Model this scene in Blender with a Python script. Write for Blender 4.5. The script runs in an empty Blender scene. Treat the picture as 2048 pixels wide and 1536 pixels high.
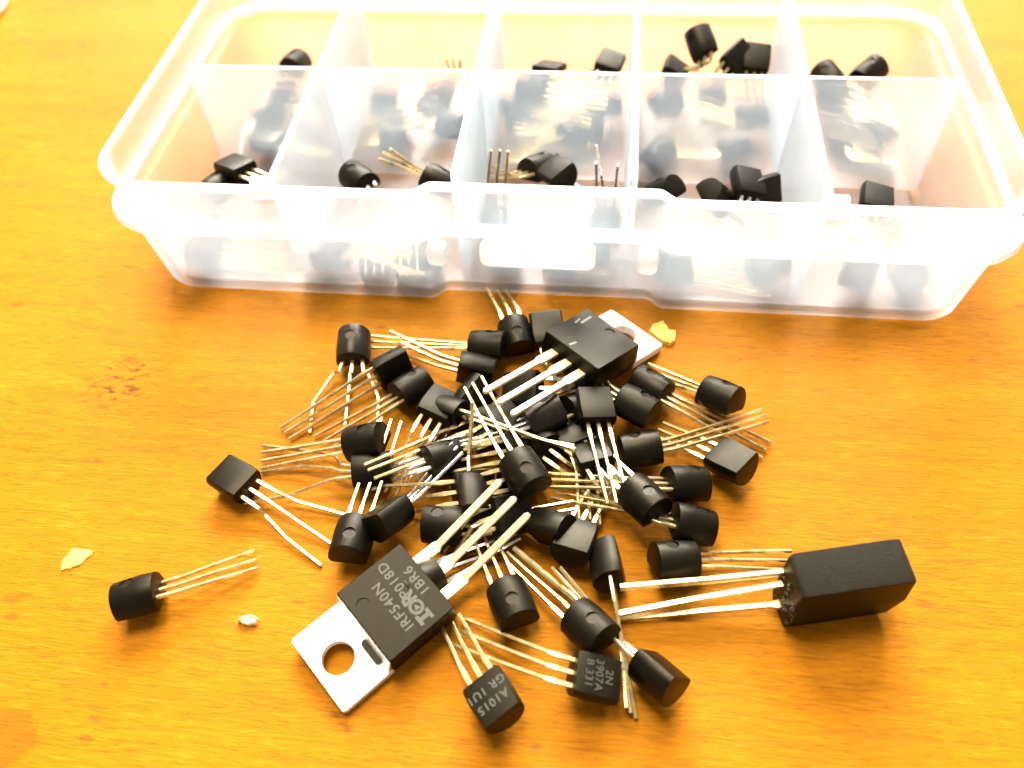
import bpy, bmesh, math, random
from mathutils import Vector, Matrix
random.seed(7)
S = 0.1                      # all sizes below are millimetres, one Blender unit is a centimetre
sc = bpy.context.scene
col = sc.collection

# ------------------------------------------------------------------ camera
cam_d = bpy.data.cameras.new('camera'); cam = bpy.data.objects.new('camera', cam_d); col.objects.link(cam)
CAM = Vector((65.5375, -76.0674, 84.3094))
p_, y_, r_ = 0.9198, -0.1619, 0.0726
fw = Vector((math.sin(y_)*math.cos(p_), math.cos(y_)*math.cos(p_), -math.sin(p_)))
rt0 = Vector((math.cos(y_), -math.sin(y_), 0)); dn0 = fw.cross(rt0)
rt = math.cos(r_)*rt0 + math.sin(r_)*dn0; dn = -math.sin(r_)*rt0 + math.cos(r_)*dn0
M = Matrix((rt, -dn, -fw)).transposed().to_4x4(); M.translation = CAM*S
cam.matrix_world = M
cam_d.sensor_width = 36; cam_d.lens = 1610.4553*36/2048
cam_d.clip_start = 0.1; cam_d.clip_end = 500
cam_d.dof.use_dof = True
FOCUS = Vector((60, -28, 4))
cam_d.dof.focus_distance = (FOCUS-CAM).dot(fw)*S
cam_d.dof.aperture_fstop = 0.22
sc.camera = cam

# ------------------------------------------------------------------ light
sc.view_settings.view_transform = 'Standard'; sc.view_settings.look = 'None'
sc.view_settings.exposure = 1.35; sc.view_settings.gamma = 1
w = bpy.data.worlds.new('World'); sc.world = w; w.use_nodes = True
bg = w.node_tree.nodes['Background']; bg.inputs[0].default_value = (1.0, 0.93, 0.80, 1); bg.inputs[1].default_value = .24
def area(name, loc, target, size, power, colr):
    l = bpy.data.lights.new(name, 'AREA'); l.shape = 'RECTANGLE'; l.size, l.size_y = size[0]*S, size[1]*S
    l.energy = power; l.color = colr
    o = bpy.data.objects.new(name, l); col.objects.link(o)
    d = (Vector(target)-Vector(loc)).normalized()
    o.rotation_euler = d.to_track_quat('-Z', 'Y').to_euler(); o.location = Vector(loc)*S
area('ceiling_lamp', (-110, 260, 950), (60, -10, 0), (380, 380), 80000, (1.0, 0.90, 0.76))
area('window_light', (10, 1200, 800), (60, 20, 0), (1100, 700), 520000, (1.0, 0.97, 0.91))
sc.cycles.use_denoising = True
sc.cycles.max_bounces = 14; sc.cycles.transparent_max_bounces = 40; sc.cycles.diffuse_bounces = 5
sc.cycles.transmission_bounces = 8; sc.cycles.glossy_bounces = 5
sc.cycles.caustics_reflective = False; sc.cycles.caustics_refractive = True
sc.cycles.sample_clamp_indirect = 6

# ------------------------------------------------------------------ material helpers
def mat(name):
    m = bpy.data.materials.new(name); m.use_nodes = True
    nt = m.node_tree; nt.nodes.clear(); out = nt.nodes.new('ShaderNodeOutputMaterial')
    return m, nt, out
def N(nt, t, **k):
    n = nt.nodes.new(t)
    for a, v in k.items():
        if a == 'inp':
            for i, x in v.items(): n.inputs[i].default_value = x
        else: setattr(n, a, v)
    return n
def L(nt, a, b): nt.links.new(a, b)
def ramp(nt, src, stops):
    r = N(nt, 'ShaderNodeValToRGB'); e = r.color_ramp.elements
    while len(e) < len(stops): e.new(0.5)
    for i, (p, c) in enumerate(stops): e[i].position = p; e[i].color = c if len(c) == 4 else (*c, 1)
    L(nt, src, r.inputs[0]); return r
def mapped(nt, scale, rot=(0, 0, 0), kind='Object'):
    tc = N(nt, 'ShaderNodeTexCoord'); mp = N(nt, 'ShaderNodeMapping', inp={'Scale': scale, 'Rotation': rot})
    L(nt, tc.outputs[kind], mp.inputs[0]); return mp
def noise(nt, mp, scale, detail=4, rough=.55, dist=0):
    n = N(nt, 'ShaderNodeTexNoise', inp={'Scale': scale, 'Detail': detail, 'Roughness': rough, 'Distortion': dist})
    L(nt, mp.outputs[0], n.inputs['Vector']); return n

# black epoxy of the transistor bodies
def epoxy(name, base, lo, hi, bump=.04, scale=14):
    m, nt, out = mat(name)
    b = N(nt, 'ShaderNodeBsdfPrincipled'); L(nt, b.outputs[0], out.inputs[0])
    mp = mapped(nt, (1, 1, 1)); oi = N(nt, 'ShaderNodeObjectInfo')
    n1 = noise(nt, mp, scale, 5); n2 = noise(nt, mp, 120, 3)
    r = ramp(nt, n1.outputs[0], [(.3, tuple(x*.65 for x in base)), (.75, tuple(x*1.5 for x in base))])
    L(nt, r.outputs[0], b.inputs['Base Color'])
    mr = N(nt, 'ShaderNodeMapRange', inp={'To Min': lo, 'To Max': hi}); L(nt, n1.outputs[0], mr.inputs[0])
    ad = N(nt, 'ShaderNodeMath', operation='MULTIPLY_ADD', inp={1: .12}); L(nt, oi.outputs['Random'], ad.inputs[0]); L(nt, mr.outputs[0], ad.inputs[2])
    L(nt, ad.outputs[0], b.inputs['Roughness'])
    bp = N(nt, 'ShaderNodeBump', inp={'Strength': bump*4, 'Distance': .01}); L(nt, n2.outputs[0], bp.inputs['Height']); L(nt, bp.outputs[0], b.inputs['Normal'])
    b.inputs['Specular IOR Level'].default_value = .20; b.inputs['Specular Tint'].default_value = (1, .86, .62, 1)
    return m
EPOXY = epoxy('black_epoxy', (.0022, .0016, .0005), .28, .48)
EPOXY_SHINY = epoxy('glossy_black_epoxy', (.010, .009, .007), .16, .34)
EPOXY_ROUGH = epoxy('rough_black_epoxy', (.0030, .0022, .001), .26, .48, .3, 9)
def metal(name, c1, c2, lo, hi, met=1.0, scale=(1, 1, 1), bump=.1):
    m, nt, out = mat(name)
    b = N(nt, 'ShaderNodeBsdfPrincipled', inp={'Metallic': met}); L(nt, b.outputs[0], out.inputs[0])
    mp = mapped(nt, scale); n1 = noise(nt, mp, 6, 6, .65)
    L(nt, ramp(nt, n1.outputs[0], [(.35, c1), (.65, c2)]).outputs[0], b.inputs['Base Color'])
    mr = N(nt, 'ShaderNodeMapRange', inp={'To Min': lo, 'To Max': hi}); L(nt, n1.outputs[0], mr.inputs[0]); L(nt, mr.outputs[0], b.inputs['Roughness'])
    bp = N(nt, 'ShaderNodeBump', inp={'Strength': bump, 'Distance': .01}); L(nt, n1.outputs[0], bp.inputs['Height']); L(nt, bp.outputs[0], b.inputs['Normal'])
    return m
TIN = metal('tinned_lead', (.46, .34, .13), (.74, .60, .32), .20, .38, .85)
PLATED = metal('plated_lead', (.80, .66, .34), (.92, .82, .52), .35, .5, .5, bump=.03)
SILVER = metal('silver_lead', (.62, .60, .56), (.88, .87, .84), .2, .34, .9, bump=.02)
TAB = metal('matt_plated_tab', (.86, .84, .78), (.93, .92, .87), .42, .6, .25, bump=.03)
SOLDER = metal('rough_solder', (.012, .010, .006), (.22, .20, .16), .2, .5, .5, bump=.6)
def flat(name, c, rough=.6):
    m, nt, out = mat(name); b = N(nt, 'ShaderNodeBsdfPrincipled', inp={'Base Color': (*c, 1), 'Roughness': rough}); L(nt, b.outputs[0], out.inputs[0])
    mp = mapped(nt, (1, 1, 1)); n = noise(nt, mp, 30, 3)
    r = ramp(nt, n.outputs[0], [(.35, tuple(x*.75 for x in c)), (.6, c)]); L(nt, r.outputs[0], b.inputs['Base Color']); return m
INK = flat('grey_print', (.055, .051, .033)); INK_DIM = flat('dim_print', (.030, .025, .012)); INK_WORN = flat('worn_print', (.22, .21, .18))

# frosted polypropylene of the storage box: the longer the way through the sheet, the whiter it scatters
def frosted(name, k, blur, tint=(.78, .89, .98)):
    m, nt, out = mat(name)
    tr = N(nt, 'ShaderNodeBsdfTransparent'); tl = N(nt, 'ShaderNodeBsdfTranslucent', inp={'Color': (*tint, 1)}); df = N(nt, 'ShaderNodeBsdfDiffuse', inp={'Color': (*tint, 1)})
    gl = N(nt, 'ShaderNodeBsdfGlossy', inp={'Roughness': .2}); rf = N(nt, 'ShaderNodeBsdfRefraction', inp={'Roughness': .30, 'IOR': 1.10, 'Color': (.98, .98, .97, 1)})
    sc1 = N(nt, 'ShaderNodeMixShader', inp={0: .5}); L(nt, tl.outputs[0], sc1.inputs[1]); L(nt, df.outputs[0], sc1.inputs[2])
    mx = N(nt, 'ShaderNodeMixShader', inp={0: blur}); L(nt, tr.outputs[0], mx.inputs[1]); L(nt, rf.outputs[0], mx.inputs[2])
    mp = mapped(nt, (1, 1, 1)); n1 = noise(nt, mp, 1.3, 4, .6)
    lw = N(nt, 'ShaderNodeLayerWeight', inp={'Blend': .5})
    c0 = N(nt, 'ShaderNodeMath', operation='SUBTRACT', inp={0: 1.07}); L(nt, lw.outputs['Facing'], c0.inputs[1]); cs = N(nt, 'ShaderNodeMath', operation='POWER', inp={1: 1.7}); L(nt, c0.outputs[0], cs.inputs[0])
    kk = N(nt, 'ShaderNodeMapRange', inp={'To Min': -k*.6, 'To Max': -k*1.4}); L(nt, n1.outputs[0], kk.inputs[0])
    dv = N(nt, 'ShaderNodeMath', operation='DIVIDE'); L(nt, kk.outputs[0], dv.inputs[0]); L(nt, cs.outputs[0], dv.inputs[1])
    ex = N(nt, 'ShaderNodeMath', operation='EXPONENT'); L(nt, dv.outputs[0], ex.inputs[0])
    m2 = N(nt, 'ShaderNodeMixShader'); L(nt, ex.outputs[0], m2.inputs[0]); L(nt, sc1.outputs[0], m2.inputs[1]); L(nt, mx.outputs[0], m2.inputs[2])
    pw = N(nt, 'ShaderNodeMath', operation='POWER', inp={1: 4}); L(nt, lw.outputs['Facing'], pw.inputs[0]); fr = N(nt, 'ShaderNodeMath', operation='MULTIPLY_ADD', inp={1: .30, 2: .02}); L(nt, pw.outputs[0], fr.inputs[0]); m3 = N(nt, 'ShaderNodeMixShader'); L(nt, fr.outputs[0], m3.inputs[0]); L(nt, m2.outputs[0], m3.inputs[1]); L(nt, gl.outputs[0], m3.inputs[2])
    L(nt, m3.outputs[0], out.inputs[0]); return m
FROST = frosted('frosted_polypropylene', .095, .32)
FROST_SHEET = frosted('thin_frosted_polypropylene', .095, .45)
FROST_CROSS = frosted('cloudy_frosted_polypropylene', .15, .45)
FROST_THICK = frosted('thick_frosted_polypropylene', .9, .2, (.93, .95, .96))

# ------------------------------------------------------------------ mesh helpers (all input in mm)
def mesh_obj(name, verts, faces, m, parent=None, smooth=False, mw=None, bevel=0, seg=2):
    me = bpy.data.meshes.new(name)
    bm = bmesh.new(); vs = [bm.verts.new(Vector(v)*S) for v in verts]
    for f in faces:
        try: bm.faces.new([vs[i] for i in f])
        except ValueError: pass
    bmesh.ops.recalc_face_normals(bm, faces=bm.faces)
    if bevel:
        es = [e for e in bm.edges if len(e.link_faces) == 2 and e.calc_face_angle(0) > .6]
        bmesh.ops.bevel(bm, geom=es, offset=bevel*S, segments=seg, affect='EDGES', profile=.6)
    if smooth:
        for f in bm.faces: f.smooth = True
        for e in bm.edges:
            if len(e.link_faces) == 2 and e.calc_face_angle(0) > .6: e.smooth = False
    bm.to_mesh(me); bm.free(); me.materials.append(m)
    return link(name, me, parent)
def link(name, data, parent=None):
    o = bpy.data.objects.new(name, data); col.objects.link(o)
    if parent is not None: o.parent = parent
    return o
def empty(name, M4, label, cat, group=None):
    o = bpy.data.objects.new(name, None); col.objects.link(o); o.empty_display_size = .1
    o.matrix_world = M4; tag(o, label, cat, group); return o
def tag(o, label, cat, group=None):
    o['label'] = label; o['category'] = cat
    if group: o['group'] = group
def frame(o, X, Y, Zv):
    m = Matrix((Vector(X), Vector(Y), Vector(Zv))).transposed().to_4x4(); m.translation = Vector(o)*S; return m
def box_vf(x0, x1, y0, y1, z0, z1):
    v = [(x, y, z) for z in (z0, z1) for y in (y0, y1) for x in (x0, x1)]
    return v, [(0, 1, 3, 2), (4, 6, 7, 5), (0, 4, 5, 1), (2, 3, 7, 6), (0, 2, 6, 4), (1, 5, 7, 3)]
def stack(loops, cap0=True, cap1=True):
    n = len(loops[0]); v = [p for l in loops for p in l]; f = []
    for k in range(len(loops)-1):
        for i in range(n): j = (i+1) % n; f.append((k*n+i, k*n+j, (k+1)*n+j, (k+1)*n+i))
    if cap0: f.append(tuple(range(n)))
    if cap1: f.append(tuple(range((len(loops)-1)*n, len(loops)*n)))
    return v, f
def boolean_cut(o, cutters):
    for c in cutters:
        md = o.modifiers.new('cut', 'BOOLEAN'); md.object = c; md.operation = 'DIFFERENCE'; md.solver = 'EXACT'
    dg = bpy.context.evaluated_depsgraph_get(); dg.update()
    me = bpy.data.meshes.new_from_object(o.evaluated_get(dg)); o.modifiers.clear(); o.data = me
    for c in cutters: bpy.data.objects.remove(c)
    for p in me.polygons: p.use_smooth = True
    bm = bmesh.new(); bm.from_mesh(me)
    for e in bm.edges:
        e.smooth = not (len(e.link_faces) == 2 and e.calc_face_angle(0) > .55)
    bm.to_mesh(me); bm.free()
    return o
def ribbon(points, widths, thick, wdir):
    """flat metal strip along world points; widths per point, wdir = direction of its width"""
    P = [Vector(p) for p in points]; v = []; f = []; wd = Vector(wdir)
    for i, p in enumerate(P):
        t = (P[min(i+1, len(P)-1)]-P[max(i-1, 0)]).normalized()
        a = (wd-t*wd.dot(t)); a = a.normalized() if a.length > .05 else t.orthogonal().normalized()
        b = t.cross(a)
        for s1, s2 in ((-1, -1), (1, -1), (1, 1), (-1, 1)): v.append(p+a*s1*widths[i]/2+b*s2*thick/2)
    for i in range(len(P)-1):
        for k in range(4): j = (k+1) % 4; f.append((i*4+k, i*4+j, i*4+4+j, i*4+4+k))
    f.append((0, 1, 2, 3)); e = (len(P)-1)*4; f.append((e, e+1, e+2, e+3))
    return v, f
def text_obj(name, s, size, m, parent, M4, spacing=1.0, line=1.0, offset=0):
    cu = bpy.data.curves.new(name, 'FONT'); cu.body = s; cu.size = size*S; cu.align_x = 'CENTER'; cu.align_y = 'CENTER'
    cu.space_character = spacing; cu.space_line = line; cu.offset = offset*S; cu.resolution_u = 3
    tmp = bpy.data.objects.new(name, cu); col.objects.link(tmp); dg = bpy.context.evaluated_depsgraph_get(); dg.update()
    me = bpy.data.meshes.new_from_object(tmp.evaluated_get(dg)); bpy.data.objects.remove(tmp); me.materials.clear(); me.materials.append(m)
    o = link(name, me, parent); o.matrix_local = M4; return o

# ------------------------------------------------------------------ wooden table
STAINS = {'scrib': [[2.11, -16.19]], 'dots': [[-2.6, -16.09, 0.9], [2.01, -12.09, 0.9], [3.15, -12.55, 0.8], [4.29, -28.58, 0.7], [2.9, -28.9, 0.6], [5.81, -21.06, 0.4], [6.37, -20.37, 0.4], [-5.44, 5.36, 0.9], [-19.37, -3.09, 1.2], [1.97, -46.93, 1.3], [3.41, -46.68, 1.2], [2.9, -49.0, 1.0], [17.04, -58.43, 0.9], [16.85, -60.43, 0.8], [30.72, -40.2, 0.25], [62.3, -56.72, 0.9], [75.1, -38.71, 0.2], [16.16, -55.15, 0.6], [102.42, -38.93, 0.9], [58.07, -52.08, 0.9], [34.38, -44.53, 0.8], [84.97, -6.4, 0.5], [123.28, 5.58, 1.2], [-40.56, 66.83, 1.0], [-25.28, 43.63, 0.6], [35.64, -4.09, 1.0], [-2.74, -24.31, 0.5], [41.76, -55.8, 0.9], [43.36, -57.09, 0.8]], 'blob': [8.39, -61.32]}
def wood():
    m, nt, out = mat('varnished_orange_pine')
    b = N(nt, 'ShaderNodeBsdfPrincipled'); L(nt, b.outputs[0], out.inputs[0])
    rot = (0, 0, math.radians(7))
    mpA = mapped(nt, (.10, 1.0, 1), rot); nA = noise(nt, mpA, .55, 5, .6, .6)          # broad bands
    mpB = mapped(nt, (.22, 3.2, 1), rot); nB = noise(nt, mpB, 2.2, 6, .7, .3)          # fine grain
    mpC = mapped(nt, (1, 1, 1), rot); nC = noise(nt, mpC, .35, 3, .5)                  # blotches
    mpD = mapped(nt, (2.6, 24.0, 1), rot); nD0 = noise(nt, mpD, 1.5, 6, .72, .6)
    nD = N(nt, 'ShaderNodeMapRange', inp={'From Min': .36, 'From Max': .64}); L(nt, nD0.outputs[0], nD.inputs[0])          # short scratches
    mpE = mapped(nt, (1.1, 46.0, 1), (0, 0, math.radians(5))); nE0 = noise(nt, mpE, 1.7, 5, .8, .9)
    nE = N(nt, 'ShaderNodeMapRange', inp={'From Min': .55, 'From Max': .72}); L(nt, nE0.outputs[0], nE.inputs[0])
    nF = N(nt, 'ShaderNodeMapRange', inp={'From Min': .45, 'From Max': .30}); L(nt, nE0.outputs[0], nF.inputs[0])
    def mul(a, k, c):
        x = N(nt, 'ShaderNodeMath', operation='MULTIPLY_ADD', inp={1: k}); L(nt, a, x.inputs[0])
        if isinstance(c, float): x.inputs[2].default_value = c
        else: L(nt, c, x.inputs[2])
        return x.outputs[0]
    t = mul(nA.outputs[0], .26, mul(nB.outputs[0], .46, mul(nC.outputs[0], .20, mul(nD.outputs[0], .28, mul(nE.outputs[0], .16, mul(nF.outputs[0], -.20, -.11))))))
    base = ramp(nt, t, [(0.31, (0.2240, 0.0773, 0.0014)), (0.41, (0.3080, 0.1063, 0.0014)), (0.50, (0.3500, 0.1207, 0.0014)), (0.59, (0.3745, 0.1337, 0.0014)), (0.71, (0.4200, 0.1844, 0.0084))])
    # worn spots and specks, each at its own place on the table
    tc = N(nt, 'ShaderNodeTexCoord'); nz = N(nt, 'ShaderNodeTexNoise', inp={'Scale': 3.2, 'Detail': 4, 'Roughness': .7}); L(nt, tc.outputs['Object'], nz.inputs['Vector'])
    sub = N(nt, 'ShaderNodeVectorMath', operation='SUBTRACT', inp={1: (.5, .5, .5)}); L(nt, nz.outputs['Color'], sub.inputs[0])
    sca = N(nt, 'ShaderNodeVectorMath', operation='MULTIPLY', inp={1: (.32, .16, 0)}); L(nt, sub.outputs[0], sca.inputs[0])
    add = N(nt, 'ShaderNodeVectorMath', operation='ADD'); L(nt, tc.outputs['Object'], add.inputs[0]); L(nt, sca.outputs[0], add.inputs[1])
    flt = N(nt, 'ShaderNodeVectorMath', operation='MULTIPLY', inp={1: (.62, 1.35, 0)}); L(nt, add.outputs[0], flt.inputs[0])
    acc = None
    for (x, y, r) in STAINS['dots']:
        d = N(nt, 'ShaderNodeVectorMath', operation='DISTANCE', inp={1: (x*S*.62, y*S*1.35, 0)}); L(nt, flt.outputs[0], d.inputs[0])
        mr = N(nt, 'ShaderNodeMapRange', inp={'From Min': r*S*.8, 'From Max': r*S*.2, 'To Min': 0, 'To Max': .6}); L(nt, d.outputs['Value'], mr.inputs[0])
        if acc is None: acc = mr.outputs[0]
        else:
            mx = N(nt, 'ShaderNodeMath', operation='MAXIMUM'); L(nt, acc, mx.inputs[0]); L(nt, mr.outputs[0], mx.inputs[1]); acc = mx.outputs[0]
    # scribbled scorch mark
    sx, sy = STAINS['scrib'][0]
    d = N(nt, 'ShaderNodeVectorMath', operation='DISTANCE', inp={1: (sx*S, sy*S, 0)}); L(nt, add.outputs[0], d.inputs[0])
    m1 = N(nt, 'ShaderNodeMapRange', inp={'From Min': .55, 'From Max': .36}); L(nt, d.outputs['Value'], m1.inputs[0])
    mpS = mapped(nt, (2.2, 5.5, 1), (0, 0, .25)); nS = noise(nt, mpS, 2.0, 4, .65, .4)
    m2 = N(nt, 'ShaderNodeMapRange', inp={'From Min': .50, 'From Max': .62}); L(nt, nS.outputs[0], m2.inputs[0])
    sm = N(nt, 'ShaderNodeMath', operation='MULTIPLY'); L(nt, m1.outputs[0], sm.inputs[0]); L(nt, m2.outputs[0], sm.inputs[1])
    mx = N(nt, 'ShaderNodeMath', operation='MAXIMUM'); L(nt, acc, mx.inputs[0]); L(nt, sm.outputs[0], mx.inputs[1]); acc = mx.outputs[0]
    sc_ = N(nt, 'ShaderNodeMath', operation='MULTIPLY', inp={1: .85}); L(nt, acc, sc_.inputs[0])
    c1 = N(nt, 'ShaderNodeMix', data_type='RGBA'); L(nt, sc_.outputs[0], c1.inputs['Factor']); L(nt, base.outputs[0], c1.inputs['A']); c1.inputs['B'].default_value = (.075, .038, .006, 1)
    # darker round stain near the front left corner
    bx, by = STAINS['blob']
    d = N(nt, 'ShaderNodeVectorMath', operation='DISTANCE', inp={1: (bx*S, by*S, 0)}); L(nt, add.outputs[0], d.inputs[0])
    m3 = N(nt, 'ShaderNodeMapRange', inp={'From Min': .36, 'From Max': .30, 'To Max': .6}); L(nt, d.outputs['Value'], m3.inputs[0])
    c2 = N(nt, 'ShaderNodeMix', data_type='RGBA'); L(nt, m3.outputs[0], c2.inputs['Factor']); L(nt, c1.outputs['Result'], c2.inputs['A']); c2.inputs['B'].default_value = (.17, .060, .002, 1)
    L(nt, c2.outputs['Result'], b.inputs['Base Color'])
    mr = N(nt, 'ShaderNodeMapRange', inp={'From Min': .3, 'From Max': .7, 'To Min': .34, 'To Max': .55}); L(nt, nB.outputs[0], mr.inputs[0]); L(nt, mr.outputs[0], b.inputs['Roughness'])
    bs = mul(nB.outputs[0], .5, mul(nD.outputs[0], .6, mul(acc, -.8, 0.0)))
    bp = N(nt, 'ShaderNodeBump', inp={'Strength': .35, 'Distance': .02}); L(nt, bs, bp.inputs['Height']); L(nt, bp.outputs[0], b.inputs['Normal'])
    b.inputs['Specular IOR Level'].default_value = .06
    return m
v, f = box_vf(-900, 1000, -700, 1100, -28, 0)
table = mesh_obj('table_top', v, f, wood(), bevel=1.5)
table['kind'] = 'structure'

# ------------------------------------------------------------------ small transistors
def body_profile(k, z):
    pts = [(-2.02, 1.3), (2.02, 1.3), (2.3, .72)] + [(2.3*math.cos(a), .35-2.55*math.sin(a)) for a in [math.pi*i/14 for i in range(0, 15)]] + [(-2.3, .72)]
    return [(x*k, y*k, z) for x, y in pts]
def body_mesh(name, Lb, dimple):
    v, f = stack([body_profile(.955, 0), body_profile(1.0, Lb*.30), body_profile(1.0, Lb*.36), body_profile(.95, Lb)])
    o = mesh_obj(name, v, f, EPOXY, bevel=.11, smooth=True)
    cut = []
    if dimple:
        n = 28; vs = [(.72*math.cos(2*math.pi*i/n), y, Lb*.62+.72*math.sin(2*math.pi*i/n)) for y in (-1.93, -3.2) for i in range(n)]
        fs = [tuple((i, (i+1) % n, n+(i+1) % n, n+i)) for i in range(n)]+[tuple(range(n)), tuple(range(n, 2*n))]
        cut.append(mesh_obj('cutter', vs, fs, EPOXY))
    boolean_cut(o, cut)
    me = o.data; bpy.data.objects.remove(o); return me
BODY = {(d, m): None for d in (True, False) for m in ('body', 'shiny')}
for d in (True, False):
    me = body_mesh('body', 4.6, d); BODY[(d, 'body')] = me
    m2 = me.copy(); m2.materials.clear(); m2.materials.append(EPOXY_SHINY); BODY[(d, 'shiny')] = m2
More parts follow.
